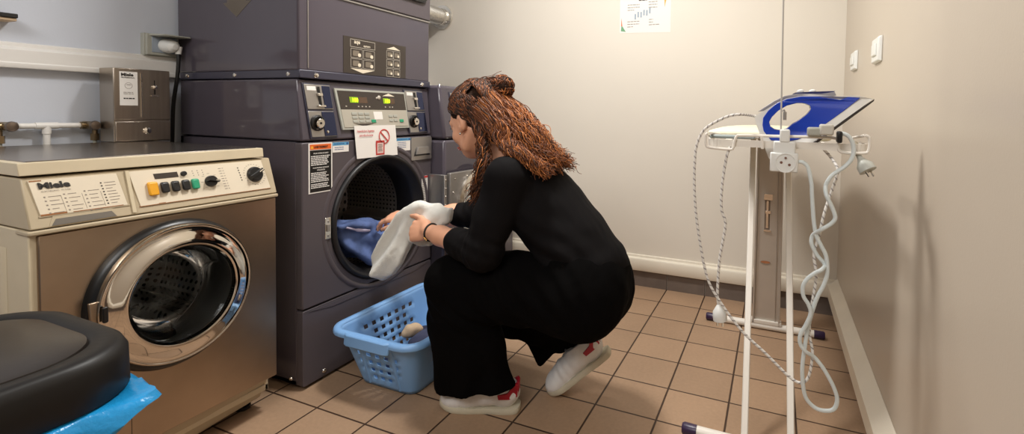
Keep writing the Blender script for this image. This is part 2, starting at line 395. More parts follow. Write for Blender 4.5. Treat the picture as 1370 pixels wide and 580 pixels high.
def wob(P, f, seed):
    r = np.random.default_rng(seed); out = 0
    for i in range(5):
        d = r.normal(size=3); d /= np.linalg.norm(d); e = r.normal(size=3); e /= np.linalg.norm(e)
        out = out+np.sin(P@d*f*(1+.35*i)+r.uniform(0, 6)+1.5*np.sin(P@e*f*.6+r.uniform(0, 6)))/(1+.3*i)
    return out/3.

# ------------------------------------------------------------------ room
WL, WR, WB, WF, CZ = -.80, 1.605, 0., -4.3, 2.45
struct(MB().box((WL-.1, WF-.1, -.1), (WR+.1, WB+.1, 0)).build('floor', M_floor))
struct(MB().box((WL-.1, WF-.1, CZ), (WR+.1, WB+.1, CZ+.1)).build('ceiling', M_ceil))
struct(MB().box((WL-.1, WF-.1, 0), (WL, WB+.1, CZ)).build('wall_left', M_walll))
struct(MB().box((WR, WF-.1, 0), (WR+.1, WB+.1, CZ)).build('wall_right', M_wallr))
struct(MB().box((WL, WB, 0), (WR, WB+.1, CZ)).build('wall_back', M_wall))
struct(MB().box((WL, WF-.1, 0), (WR, WF, CZ)).build('wall_front', M_front))
# dark tile skirting under the cable trunking, with its joints
m = MB()
for k in range(-4, 8):
    x0, x1 = max(WL, k*.2+.0015), min(WR-.009, (k+1)*.2-.0015)
    if x1 > x0: m.box((x0, -.008, 0), (x1, 0, .09))
struct(m.build('baseboard_back', M_skirt, bevel=.001))
m = MB()
for k in range(-22, 0):
    m.box((WR-.008, k*.19057+.0015, 0), (WR, (k+1)*.19057-.0015, .09))
struct(m.build('baseboard_right', M_skirt, bevel=.001))
def extr(poly, axis, a, b):
    """poly given in (depth, z); swept along x or y"""
    f = (lambda d, z, t: (t, d, z)) if axis == 'x' else (lambda d, z, t: (d, t, z))
    return [f(d, z, a) for d, z in poly], [f(d, z, b) for d, z in poly]
m = MB(); m.prism(*extr([(0, .09), (-.028, .09), (-.03, .093), (-.03, .150), (-.026, .157), (-.012, .160), (-.010, .172), (0, .174)][::-1], 'x', WL, WR))
struct(m.build('trim_1', M_trunk, bevel=.0015))
m = MB(); m.prism(*extr([(WR, .09), (1.567, .09), (1.567, .147), (1.572, .153), (WR, .19)], 'y', WF, -.0305))
struct(m.build('trim_2', M_trunk, bevel=.002))
m = MB(); m.prism(*extr([(WL, 1.053), (WL+.03, 1.053), (WL+.032, 1.057), (WL+.032, 1.068), (WL+.03, 1.070), (WL+.03, 1.108), (WL+.024, 1.113), (WL+.012, 1.116), (WL+.012, 1.128), (WL, 1.132)], 'y', WF, WB))
struct(m.build('trim_3', M_trunkl, bevel=.001))

# ------------------------------------------------------------------ two-tier laundry machine
DX, DY0, DY1 = -.119, -1.479, -.820
HY, HZ, HR = -1.121, .527, .232
flat = lambda z: DX
def fas(z): return DX-.022*(z-.836)/.21
up = lambda z: -.134
T = thing('stacked_laundry_machine', 'tall charcoal coin machine of two tiers with open round drum, beside the steel washer', 'washing machine', (-.44, -1.15, 0))
m = MB(); face_hole(m, DY0, .274, DY1, .833, HY, HZ, HR+.012, DX, DX-.03)
lc = m.build('lower_front', M_dk2, T, bevel=.004)
m = MB(); m.box((-.765, DY0, .012), (DX-.03, DY0+.02, .836)); m.box((-.765, DY1-.02, .012), (DX-.03, DY1, .836)); m.box((-.765, DY0, .012), (-.745, DY1, .836)); m.box((-.765, DY0, .012), (DX-.03, DY1, .03)); m.box((-.765, DY0, .83), (DX-.03, DY1, .836))
m.build('lower_cabinet', M_dk, T, bevel=.006)
m = MB(); m.px(rrect(DY0, .012, DY1, .268, .006, 2), -.03, 0, flat)
m.px([(DY0+.02, .262), (DY1-.02, .262), (DY1-.12, .246), (DY0+.12, .246)], 0, .0018, flat)
kp = m.build('kick_panel', M_dk2, T, bevel=.004)
MB().lathe([(.008, 0), (.006, .003), (0, .004)], (DX, DY0+.085, .03), (1, 0, 0), seg=12).build('screw', M_chrome, T)
MB().lathe([(.008, 0), (.006, .003), (0, .004)], (-.177, DY0, .03), (0, -1, 0), seg=12).build('screw', M_chrome, T)
# embossed ring and black door seal around the opening
m = MB(); m.lathe([(HR+.052, 0), (HR+.046, .004), (HR+.036, .004), (HR+.03, 0)], (DX-.0005, HY, HZ), (1, 0, 0), seg=72, caps=False); m.build('embossed_ring', M_dk2, T)
m = MB(); m.lathe([(HR+.012, -.02), (HR+.012, .004), (HR+.008, .011), (HR, .013), (HR-.006, .008), (HR-.010, -.004), (HR-.022, -.012), (HR-.028, -.03), (HR-.028, -.11)], (DX, HY, HZ), (1, 0, 0), seg=72)
m.f = m.f[:-2]; m.m = m.m[:-2]
m.build('door_seal', M_rub, T, angle=60)
m = MB(); R = HR-.012
m.lathe([(R, -.09), (R, -.42)], (DX, HY, HZ), (1, 0, 0), seg=72, uvk=(72, 50))
m.lathe([(R, -.42), (R*.9, -.435), (.001, -.44)], (DX, HY, HZ), (1, 0, 0), seg=72, uvk=(36, 45))
dr = m.build('drum', M_drum, T, angle=60)
for k in range(3):
    a = rad(100+120*k); c = np.array([0, math.cos(a), math.sin(a)]); t = np.array([0, -math.sin(a), math.cos(a)]); o = np.array([DX, HY, HZ])
    m = MB(); q = [o+c*R-t*.035, o+c*(R-.045), o+c*R+t*.035]
    m.prism([p+np.array([-.10, 0, 0]) for p in q], [p+np.array([-.40, 0, 0]) for p in q]); m.build('drum_rib', M_alu, dr, bevel=.006)
# slanted control fascia
m = MB(); m.prism([(-.765, DY0, .838), (DX-.002, DY0, .838), (fas(1.044), DY0, 1.044), (-.765, DY0, 1.044)], [(-.765, DY1, .838), (DX-.002, DY1, .838), (fas(1.044), DY1, 1.044), (-.765, DY1, 1.044)])
m.build('control_fascia', M_dk, T, bevel=.006)
def coin(y0, y1, wide, parent, surf, name='coin_slot_unit', mirror=1):
    w = y1-y0; P = lambda a, z: y0+a*w+(.945-z)*.10
    q = lambda a0, z0, a1, z1: [(P(a0, z0), z0), (P(a1, z0), z0), (P(a1, z1), z1), (P(a0, z1), z1)]
    m = MB(); m.px(q(-.04, .846, 1.04, 1.032), .0, .004, surf, 0); m.px(q(0, .945, 1, 1.028), .004, .007, surf, 1); m.px(q(0, .851, 1, .938), .004, .006, surf, 1)
    m.px(q(.66, .948, .98, 1.025), .007, .0085, surf, 2); m.px(q(.5, .853, .99, .936), .006, .008, surf, 2)
    c = m.build(name, [M_dkblue, M_alu, mat('chrome_dark_reflection', (62, 68, 96), .12, metal=.9)], parent, bevel=.0015)  # chrome half coloured dark blue, its reflection put into the metal colour
    c['label'] = 'aluminium and chrome coin slot unit'
    m = MB(); m.px(q(.47, .958, .56, 1.022), .0085, .010, surf, 0); m.px(q(.38, .953, .68, .959), .007, .013, surf, 1); m.px(q(.42, .990, .60, 1.000), .007, .016, surf, 1)
    m.build('coin_slot', [M_black, M_chrome], c, bevel=.001)
    m = MB(); m.px(q(.08, 1.008, .42, 1.022), .007, .0076, surf); m.build('slot_label', M_paper, c)
    zc = .898; yc = P(.27, zc); x = surf(zc)
    m = MB(); m.lathe([(.027, .004), (.027, .012), (.022, .015), (.021, .008), (0, .008)], (x, yc, zc), (1, 0, 0), 0, 28); m.lathe([(.0165, .006), (.0165, .020), (.014, .022), (0, .022)], (x, yc+.003, zc-.001), (1, 0, 0), 1, 24)
    m.box((x+.0215, yc-.002, zc-.004), (x+.0225, yc+.006, zc+.003), 0)
    m.build('lock', [M_black, M_chrome], c)
    m = MB(); m.lathe([(.006, .006), (.006, .011), (0, .013)], (x, P(.62, .866), .866), (1, 0, 0), 0, 12); m.build('key_screw', M_chrome, c)
coin(-1.452, -1.350, 1, T, fas); coin(-.972, -.862, 1, T, fas)
# display and key pad
Pq = lambda y, z: (y+(.945-z)*.16*(1 if y < -1.15 else .55), z)
def pq(y0, z0, y1, z1): return [Pq(y0, z0), Pq(y1, z0), Pq(y1, z1), Pq(y0, z1)]
m = MB(); m.px(pq(-1.327, .872, -.975, 1.020), 0, .007, fas, 0); m.px(pq(-1.318, .945, -.982, 1.013), .007, .0085, fas, 1); m.px(pq(-1.318, .880, -.982, .945), .007, .0085, fas, 2)
for i, y in enumerate((-1.295, -1.238, -1.220, -1.202, -1.184, -1.102, -1.078, -1.063)): m.px(pq(y, .955, y+.006, .959), .0085, .009, fas, 3)
m.px([(-1.112, 1.0), (-1.045, 1.0), (-1.078, 1.011)], .0085, .0092, fas, 4); m.px([(-1.215, .883), (-1.165, .893), (-1.262, .893)], .0085, .0092, fas, 1)
cp = m.build('control_panel', [M_greyp, M_brownp, mat('keypad_grey', (176, 170, 156), .45), M_inkw, M_plate], T, bevel=.0006)
def disp(y0, y1, txt):
    m = MB(); m.px(pq(y0, .970, y1, .992), .0086, .0092, fas, 0); m.px(pq(y0+.001, .9705, y0+(y1-y0)*.47, .9915), .0092, .0096, fas, 1)
    m.text(txt, .021, (fas(.972)+.0098, y0+.004, .9735), (0, 1, 0), (-.1, 0, 1), 2, .02, sx=.95); m.build('display', [M_display, M_ledbg, M_led], cp)
disp(-1.272, -1.187, '100'); disp(-1.108, -1.045, '100')
m = MB(); x = fas(.995)
m.sph((x+.010, -1.132, .993), .0085, 0, 12, (.4, 1, 1)); m.sph((x+.010, -1.144, .991), .0045, 0, 10, (.4, 1, 1)); m.build('emblem', M_inkw, cp)
for i in range(3):
    for j, z in enumerate((.930, .916, .902)):
        m = MB(); m.px(pq(-1.275+.03*i, z-.005, -1.252+.03*i, z+.005), .0085, .0105, fas); m.build('key', M_greyp, cp, bevel=.0008)
for i in range(2):
    for j, z in enumerate((.921, .904)):
        m = MB(); m.px(pq(-1.088+.026*i, z-.005, -1.068+.026*i, z+.005), .0085, .0105, fas); m.build('key', M_greyp, cp, bevel=.0008)
for y in (-1.186, -1.030):
    m = MB(); m.px(pq(y, .896, y+.022, .908), .0085, .011, fas); m.build('start_key', M_green, cp, bevel=.001)['label'] = 'green start key'
m = MB(); m.px(pq(-1.168, .908, -1.122, .938), .0086, .0092, fas); m.build('price_label', M_paper, cp)
# upper cabinet
m = MB(); m.box((-.775, DY0, 1.072), (-.134, DY1, 2.0)); uc = m.build('upper_cabinet', M_dk, T, bevel=.006)
m = MB(); m.box((-.770, DY0+.002, 1.047), (-.136, DY1-.002, 1.074)); m.px([(DY0, 1.047), (DY1, 1.047), (DY1, 1.075), (DY0, 1.075)], -.004, .006, up); m.build('lip_strip', M_dkblue, T, bevel=.003)
for x in (-.722, -.454, -.183): MB().lathe([(.008, 0), (.007, .003), (0, .005)], (x, DY0+.002, 1.060), (0, -1, 0), 0, 12).build('screw', M_chrome, T)
for y in (-1.416, -.875): MB().lathe([(.009, .006), (.007, .010), (0, .012)], (-.134, y, 1.059), (1, 0, 0), 0, 12).build('screw', M_chrome, T)
m = MB(); m.rx(DY0+.034, 1.083, DY0+.037, 1.337, 0, .003, up, 0); m.rx(DY0+.03, 1.337, DY1, 1.342, 0, .004, up, 0); m.build('edge_bead', M_alu, T)
m = MB(); m.rx(DY0+.004, 1.346, DY1-.002, 1.99, 0, .006, up); ud = m.build('upper_front_panel', M_dk2, T, bevel=.003)
m = MB(); o = rrect(-1.36, 1.412, -.852, 1.90, .03); i_ = rrect(-1.335, 1.437, -.877, 1.875, .02)
n = len(o); xs = -.134
m.add([(xs+.006, *p) for p in o]+[(xs+.006, *p) for p in i_]+[(xs+.016, *p) for p in o]+[(xs+.016, *p) for p in i_], [(2*n+k, 2*n+(k+1) % n, 3*n+(k+1) % n, 3*n+k) for k in range(n)]+[(k, (k+1) % n, 2*n+(k+1) % n, 2*n+k) for k in range(n)]+[(n+(k+1) % n, n+k, 3*n+k, 3*n+(k+1) % n) for k in range(n)])
m.build('upper_door_frame', M_black, T, bevel=.003)
m = MB(); m.rx(-1.34, 1.432, -.872, 1.88, .006, .012, up); m.build('upper_door', M_dk2, T, bevel=.003)
# printed instruction plate
m = MB(); m.rx(-1.298, 1.080, -.974, 1.212, 0, .0015, up, 0)
def ring(y0, z0, y1, z1, t, mi):
    for a in ((y0, z0, y1, z0+t), (y0, z1-t, y1, z1), (y0, z0, y0+t, z1), (y1-t, z0, y1, z1)): m.rx(*a, .0015, .002, up, mi)
y0, y1 = -1.267, -1.146
ring(y0, 1.176, y1, 1.205, .0015, 1)
for i in range(2):
    for j in range(2):
        a = y0+(y1-y0)*(.02+.5*i); b = a+(y1-y0)*.46; c = 1.100+.037*j; ring(a, c, b, c+.034, .0012, 1)
        m.px(rrect(a+.010, c+.007, b-.016, c+.027, .004, 2), .0015, .002, up, 3); m.px(rrect(b-.022, c+.005, b-.008, c+.018, .005, 3), .0021, .0025, up, 2)
m.px([(y0+.06, 1.082), (y1-.001, 1.097), (y0+.001, 1.097)], .0015, .002, up, 2)
y0, y1 = -1.085, -1.006
for i in range(2):
    for j in range(3):
        a = y0+(y1-y0)*(.0+.5*i); b = a+(y1-y0)*.47; c = 1.080+.036*j; ring(a, c, b, c+.033, .0012, 1)
        m.px(rrect(a+.006, c+.008, b-.006, c+.026, .004, 2), .0015, .002, up, 3); m.px(rrect(b-.015, c+.008, b-.005, c+.018, .004, 3), .0021, .0025, up, 2)
m.px([(y0, 1.190), (y1, 1.190), (y0+.04, 1.203)], .0015, .002, up, 2)
m.text('aqe', .020, (-.1315, -1.250, 1.190), (0, 1, 0), (0, 0, 1), 2, .03); m.text('system', .012, (-.1315, -1.205, 1.182), (0, 1, 0), (0, 0, 1), 2, .02)
m.build('instruction_plate', [M_brownp, M_inkw, M_plate, mat('pictogram_grey', (120, 110, 96), .5)], T)['label'] = 'dark plate of small pictograms'
# faded arrow sticker on the left side
m = MB(); m.prism([(x, DY0, z) for x, z in ((-.487, 1.36), (-.387, 1.36), (-.387, 1.315), (-.36, 1.315), (-.437, 1.262), (-.51, 1.315), (-.487, 1.315))][::-1], [(x, DY0-.0008, z) for x, z in ((-.487, 1.36), (-.387, 1.36), (-.387, 1.315), (-.36, 1.315), (-.437, 1.262), (-.51, 1.315), (-.487, 1.315))][::-1])
m.build('arrow_sticker', M_yellow, T)['label'] = 'faded yellow arrow sticker'
# stickers on the lower front
m = MB(); m.rx(-1.455, .660, -1.360, .830, 0, .0012, flat, 0); m.rx(-1.450, .664, -1.365, .806, .0012, .0016, flat, 1); m.rx(-1.450, .808, -1.365, .826, .0012, .0016, flat, 2)
m.text('AVERTISSEMENT', .0105, (DX+.0018, -1.434, .813), (0, 1, 0), (0, 0, 1), 1, .02, sx=.72); m.px([(-1.447, .812), (-1.437, .812), (-1.442, .822)], .0016, .002, flat, 3)
def lines(m, y0, y1, zs, h, mi, x, ragged=.25, seed=3):
    r = np.random.default_rng(seed)
    for z in zs:
        e = y1-(y1-y0)*ragged*r.random(); y = y0
        while y < e-.002:
            w = min(e-y, r.uniform(.004, .012)); m.box((x, y, z), (x+.0004, y+w, z+h), mi); y += w+.0016
m.text('POUR VOTRE SECURITE', .0062, (DX+.0018, -1.407, .793), (0, 1, 0), (0, 0, 1), 0, .02, 'CENTER', sx=.9)
lines(m, -1.446, -1.369, [.784-.0058*k for k in range(6)], .003, 0, DX+.0016)
m.text('POUR PREVENIR LES RISQUES', .0058, (DX+.0018, -1.407, .744), (0, 1, 0), (0, 0, 1), 0, .02, 'CENTER', sx=.85); m.text("D'INCENDIE", .0058, (DX+.0018, -1.407, .736), (0, 1, 0), (0, 0, 1), 0, .02, 'CENTER')
lines(m, -1.446, -1.369, [.727-.0058*k for k in range(6)], .003, 0, DX+.0016, seed=5); lines(m, -1.446, -1.369, [.689-.0058*k for k in range(3)], .003, 0, DX+.0016, seed=6)
m.build('warning_sticker', [M_paper, M_black, M_orange, mat('amber_print', (245, 190, 60), .5)], T)['label'] = 'black warning sticker with orange top band'
for (y0, z0, y1, z1), nm in (((-1.358, .793, -1.288, .828), 0), ((-1.044, .776, -.961, .829), 1)):
    m = MB(); m.rx(y0, z0, y1, z1, 0, .0012, flat, 0); m.rx(y0, z1-.011, y1, z1, .0012, .0016, flat, 1); m.px(rrect(y1-.011, z1-.0095, y1-.003, z1-.0015, .003, 3), .0016, .002, flat, 2)
    lines(m, y0+.006, y1-.016, [z1-.0065], .003, 2, DX+.0016); lines(m, y0+.008, y1-.012, [z1-.019-.007*k for k in range(2 if nm == 0 else 4)], .002, 2, DX+.0013, seed=9+nm)
    m.build('information_sticker', [M_paper, M_bluepr, mat('blue_ink', (40, 80, 140), .6)], T)['label'] = ('small white sticker with blue band beside the warning', 'white sticker with blue band beside the grip')[nm]
# pull grip of the detergent drawer
m = MB(); m.px(rrect(-.958, .730, -.826, .829, .006, 3), 0, .006, flat, 0); m.px([(-.944, .748), (-.838, .748), (-.850, .778), (-.930, .778)], .006, .007, flat, 1)
m.px([(-.935, .756), (-.846, .756), (-.856, .786), (-.926, .786)], .007, .016, flat, 0)
m.build('drawer_grip', [M_alu, M_black], T, bevel=.002)['label'] = 'aluminium pull grip'
m = MB(); m.px(rrect(-1.393, .493, -1.369, .568, .003, 2), 0, .005, flat, 0); m.rx(-1.388, .520, -1.376, .545, .005, .010, flat, 1); m.lathe([(.005, .005), (0, .008)], (DX, -1.381, .555), (1, 0, 0), 1, 10); m.lathe([(.005, .005), (0, .008)], (DX, -1.381, .505), (1, 0, 0), 1, 10)
m.build('door_latch', [M_chrome, M_alu], T, bevel=.001)
m = MB(); m.rx(-.885, .520, -.846, .655, 0, .0012, flat, 0); lines(m, -.881, -.850, [.640-.008*k for k in range(15)], .003, 1, DX+.0012, seed=14); m.rx(-.885, .646, -.846, .655, .0012, .0016, flat, 2)
m.build('serial_label', [M_paper, M_ink, M_red], T)
# open door folded right round on its hinge
m = MB(); m.box((DX, -.836, .36), (-.030, -.826, .660)); m.box((-.040, -.846, .36), (-.026, -.824, .660)); 
hg = m.build('hinge', M_alu, T, bevel=.002)
for k in range(8): MB().lathe([(.004, 0), (.003, .002), (0, .003)], (-.026, -.836, .38+.037*k), (1, 0, 0), 0, 10).build('rivet', M_chrome, hg)
ddir = unit((.02, .46, 0)); dn = np.array([ddir[1], -ddir[0], 0]); do = np.array([-.012, -.822, 0])
def dp(a, z, w): return do+ddir*a+dn*w+np.array([0, 0, z])
dw, z0, z1 = .47, .30, .668
o = [(0, z0), (dw, z0), (dw, z1), (.0, z1)]
m = MB(); m.prism([dp(a, z, -.022) for a, z in o], [dp(a, z, 0) for a, z in o], 0)
door = m.build('door', mat('door_metal', (142, 138, 134), .35, metal=.7, bump=.03, bscale=250), T, bevel=.004); door['label'] = 'grey metal door swung fully open'
for a, z in [(.03, .64), (.115, .648), (.20, .652), (.30, .652), (.40, .65), (.02, .58), (.02, .50), (.02, .42), (.02, .34), (.45, .6), (.45, .45), (.45, .34)]: MB().lathe([(.005, 0), (.004, .003), (0, .004)], dp(a, z, 0), dn, 0, 10).build('rivet', M_chrome, door)
m = MB(); c0 = dp(.245, .478, 0); m.lathe([(.205, 0), (.205, .012), (.185, .018), (.178, .010), (.170, .008)], c0, dn, 0, 48, caps=False); m.build('door_ring', M_chrome, door)
m = MB(); m.lathe([(.176, .004), (.165, .05), (.14, .085), (.09, .10), (.001, .105)], c0, dn, 0, 48)
M_glass = mat('door_glass', (236, 240, 240), .03, trans=1., spec=.5); M_glass.node_tree.nodes['Principled BSDF'].inputs['IOR'].default_value = 1.22; m.build('door_glass_bowl', M_glass, door, angle=70)

# ------------------------------------------------------------------ second machine, mostly behind the person
U = thing('single_laundry_machine', 'lower charcoal coin machine behind the woman, right of the two-tier machine', 'washing machine', (-.4, -.45, 0))
UX = -.052; uf = lambda z: UX-(.03*(z-.815)/.24 if z > .815 else 0)
m = MB(); m.box((-.76, -.812, .012), (UX, -.17, .813)); m.build('cabinet', M_dk, U, bevel=.012)
m = MB(); m.prism([(-.76, -.812, .818), (UX, -.812, .818), (uf(1.06), -.812, 1.06), (-.76, -.812, 1.06)], [(-.76, -.17, .818), (UX, -.17, .818), (uf(1.06), -.17, 1.06), (-.76, -.17, 1.06)]); m.build('control_fascia', M_dk, U, bevel=.012)
coin(-.740, -.650, 1, U, uf)
m = MB(); m.lathe([(.008, 0), (.006, .004), (0, .005)], (-.10, -.79, 1.06), (0, 0, 1), 0, 12); m.build('screw', M_chrome, U)
m = MB(); m.rx(-.60, .88, -.26, 1.02, .002, .008, uf); m.build('control_panel', M_greyp, U, bevel=.002)

# ------------------------------------------------------------------ notice taped on the two-tier machine
m = MB()
def q_(y, z): return (y+(.82-z)*.07, z)
xx = lambda z: DX+.0095+(.0 if z < .835 else -(z-.835)*.105)
A = [q_(-1.262, .763), q_(-1.050, .763), q_(-1.050, .885), q_(-1.262, .885)]
m.px(A, 0, .0006, xx, 0)
def lt(m, t, s, y, z, mi=1, al='LEFT', sx=1): m.text(t, s, (xx(z)+.0008, *q_(y, z)), (0, 1, 0), (0, .0, 1), mi, .015, al, sx)
lt(m, 'Interdiction lingettes', .0125, -1.252, .861, sx=.80); lt(m, 'anti-décolorante', .0125, -1.244, .845, sx=.80)
cc = np.array([0, *q_(-1.118, .841)]); 
def fl(pts, mi): m.px([tuple(p) for p in pts], .0006, .001, xx, mi)
for k in range(28):
    a0, a1 = 2*math.pi*k/28, 2*math.pi*(k+1)/28
    fl([(cc[1]+r*math.cos(a), cc[2]+r*math.sin(a)) for r, a in ((.025, a0), (.029, a0), (.029, a1), (.025, a1))], 1)
fl([(cc[1]-.020, cc[2]+.0165), (cc[1]+.016, cc[2]-.020), (cc[1]+.0195, cc[2]-.0165), (cc[1]-.0165, cc[2]+.020)][::1], 1)
y0, z0 = q_(-1.168, .770); fl([(y0, z0), (y0+.045, z0), (y0+.045, z0+.056), (y0, z0+.056)], 1)
m.px([(y0+.006, z0+.006), (y0+.039, z0+.006), (y0+.039, z0+.047), (y0+.006, z0+.047)], .001, .0013, xx, 2)
for k in range(5): m.px(rrect(y0+.010+.002*(k % 2), z0+.014+.006*k, y0+.034-.002*(k % 3), z0+.0175+.006*k, .001, 2), .0013, .0016, xx, 3)
n1 = m.build('paper_notice', [M_paper, M_red, mat('pink_print', (222, 190, 184), .6), M_ink], None, smooth=False)
tag(n1, 'white landscape paper notice with red no-entry ring taped above the drum opening', 'notice')

# ------------------------------------------------------------------ steel front-loading washer
FX = -.10; MY0, MY1 = -2.128, -1.585
wf = lambda z: FX
wp = lambda z: FX+.002-.036*max(0, z-.682)/.112
Wt = thing('front_loading_washer', 'low steel front-loading washer with chrome porthole and cream control strip', 'washing machine', (-.44, -1.86, 0))
WY, WZ = -1.862, .474; M_drum2 = M_drum.copy(); M_drum2.node_tree.nodes['Mix'].inputs[7].default_value = (*lin((214, 214, 214)), 1); M_drum2.node_tree.nodes['Principled BSDF'].inputs['Roughness'].default_value = .25; M_drum2.node_tree.nodes['Principled BSDF'].inputs['Metallic'].default_value = .35
m = MB(); face_hole(m, MY0+.012, .115, MY1, .672, WY, WZ-.004, .150, FX, FX-.04); m.build('front_panel', M_steelf, Wt, bevel=.003)
m = MB(); m.box((-.70, MY0, .06), (FX-.006, MY0+.02, .683)); m.box((-.70, MY1-.012, .06), (FX-.04, MY1+.0, .683)); m.box((-.70, MY0, .06), (-.68, MY1, .795)); m.box((-.70, MY0, .06), (FX-.04, MY1, .08)); m.box((FX-.045, MY0+.014, .10), (FX-.04, MY0+.1, .68))
m.build('side_casing', M_cream, Wt, bevel=.003)
m = MB(); m.prism([(x, MY0, z) for x, z in ((-.24, .18), (-.2, .18), (-.2, .64), (-.24, .64))][::-1], [(x, MY0-.003, z) for x, z in ((-.235, .19), (-.205, .19), (-.205, .63), (-.235, .63))][::-1]); m.build('side_rib', M_cream, Wt, bevel=.001)
m = MB(); m.prism([(-.16, MY0+.02, 0.008), (-.13, MY0+.02, 0.108), (-.13, MY0+.02, .112), (-.60, MY0+.02, .112), (-.60, MY0+.02, .008)], [(-.17, MY1-.006, 0.03), (-.13, MY1-.006, .108), (-.13, MY1-.006, .112), (-.60, MY1-.006, .112), (-.60, MY1-.006, .03)]); m.build('plinth', M_creampl, Wt, bevel=.003)
for y in (MY0+.05, MY1-.035):
    m = MB(); m.cyl((-.21, y, 0), (-.21, y, .05), .016); m.cyl((-.21, y, 0), (-.21, y, .01), .022); m.build('foot', M_black, Wt)
m = MB(); m.box((FX-.05, MY0-.004, .674), (FX+.006, MY1+.004, .684)); m.build('trim_strip', M_creampl, Wt, bevel=.003)
m = MB(); m.prism([(x, MY0, z) for x, z in ((-.66, .686), (FX+.002, .686), (wp(.792), .792), (-.66, .792))], [(x, MY1+.003, z) for x, z in ((-.66, .686), (FX+.002, .686), (wp(.792), .792), (-.66, .792))])
m.build('control_strip', M_creampl, Wt, bevel=.003)
m = MB(); m.rx(-1.951, .692, -1.944, .790, .001, .005, wp); m.build('strip_divider', M_cream, Wt)
# lid
m = MB(); m.prism([(x, MY0-.004, z) for x, z in ((-.705, .797), (-.128, .797), (-.132, .824), (-.705, .824))], [(x, MY1-.018, z) for x, z in ((-.705, .797), (-.128, .797), (-.132, .824), (-.705, .824))], 0)
m.box((-.70, MY0+.012, .823), (-.145, MY1-.03, .8262), 1)
m.build('lid', [M_cream, M_steelt], Wt, bevel=.003)
def wq(y0, z0, y1, z1): return [(y0+(.74-z0)*.14, z0), (y1+(.74-z0)*.14, z0), (y1+(.74-z1)*.14, z1), (y0+(.74-z1)*.14, z1)]
wr = np.array([0, 1, 0]); wu = unit((-.036, -.14*.112*0, .112))
def wtx(m, t, s, y, z, mi, bold=.0, sx=1., al='LEFT'): m.text(t, s, (wp(z)+.0042, y+(.74-z)*.14, z), (0, 1, 0), tuple(unit((-.3, -.14, 1))), mi, bold, al, sx)
m = MB(); m.px(wq(-2.112, .712, -1.962, .786), 0, .0035, wp, 0)
m.px(wq(-2.112, .712, -2.07, .7155), .0035, .0038, wp, 3); m.px(wq(-2.06, .712, -1.97, .7135), .0035, .0038, wp, 3); m.px(wq(-2.111, .7835, -2.092, .786), .0035, .0038, wp, 3)
m.px([(y+(.74-z)*.14, z) for y, z in ((-2.115, .7095), (-1.958, .7095), (-1.958, .712), (-2.115, .712))], 0, .003, wp, 2)
def slab(m, t, s, y, z, mi, sx):
    """heavy slab-serif look: bold letters with foot and head serifs"""
    m.text(t, s, (wp(z)+.0044, y+(.74-z)*.14, z), (0, 1, 0), tuple(unit((-.3, -.14, 1))), mi, .045, 'LEFT', sx)
slab(m, 'Miele', .0185, -2.101, .768, 1, 1.28)
wtx(m, 'ELECTRONIC  W 5426', .0048, -2.098, .7605, 4)
r = np.random.default_rng(4)
for col, (y, n, zt) in enumerate(((-2.098, 5, .750), (-2.066, 5, .752), (-2.031, 6, .754), (-1.998, 8, .768))):
    for k in range(n):
        z = zt-(.0085 if n < 8 else .0067)*k
        L = r.uniform(.010, .021); m.px(wq(y+.0075, z-.0006, y+.0075+L, z+.0006), .0035, .0039, wp, 4)
        m.px(wq(y, z-.0013, y+.003, z+.0013), .0035, .0039, wp, 1 if n == 8 else 4)
    if col: m.px(wq(y-.0045, .716, y-.0041, .750), .0035, .0039, wp, 4)
m.build('programme_panel', [M_plate, M_inkd, M_creampl, M_rust, M_ink], Wt)
m = MB(); m.px(wq(-1.938, .704, -1.606, .787), 0, .0035, wp, 0)
m.px(wq(-1.94, .7025, -1.605, .704), 0, .0036, wp, 2); m.px(wq(-1.90, .7045, -1.885, .7055), .0035, .0038, wp, 2)
m.px(wq(-1.890, .764, -1.837, .777), .0035, .0045, wp, 1)
for i in range(3):
    for j in range(3): m.px(wq(-1.802+.012*i, .762+.006*j, -1.800+.012*i, .764+.006*j), .0035, .0039, wp, 3)
for j in range(9): m.px(wq(-1.735, .718+.007*j, -1.728, .7195+.007*j), .0035, .0039, wp, 3); m.px(wq(-1.725, .718+.007*j, -1.722, .7195+.007*j), .0035, .0039, wp, 3)
for j in range(6): m.px(wq(-1.683, .735+.007*j, -1.680, .738+.007*j), .0035, .0039, wp, 4)
for k in range(24):
    a = 2*math.pi*k/24; y = -1.640+.030*math.cos(a); z = .748+.030*math.sin(a); m.px(wq(y-.0015, z-.0004, y+.0015, z+.0004), .0035, .0039, wp, 4)
for k in range(8):
    a = 2*math.pi*k/8; y = -1.765+.021*math.cos(a); z = .7435+.021*math.sin(a); m.px(wq(y-.003, z-.0004, y+.003, z+.0004), .0035, .0039, wp, 3)
pn = m.build('dial_panel', [M_plate, M_brownp, M_rust, M_ink, M_inkd], Wt)
PN = unit((1, 0, .32))
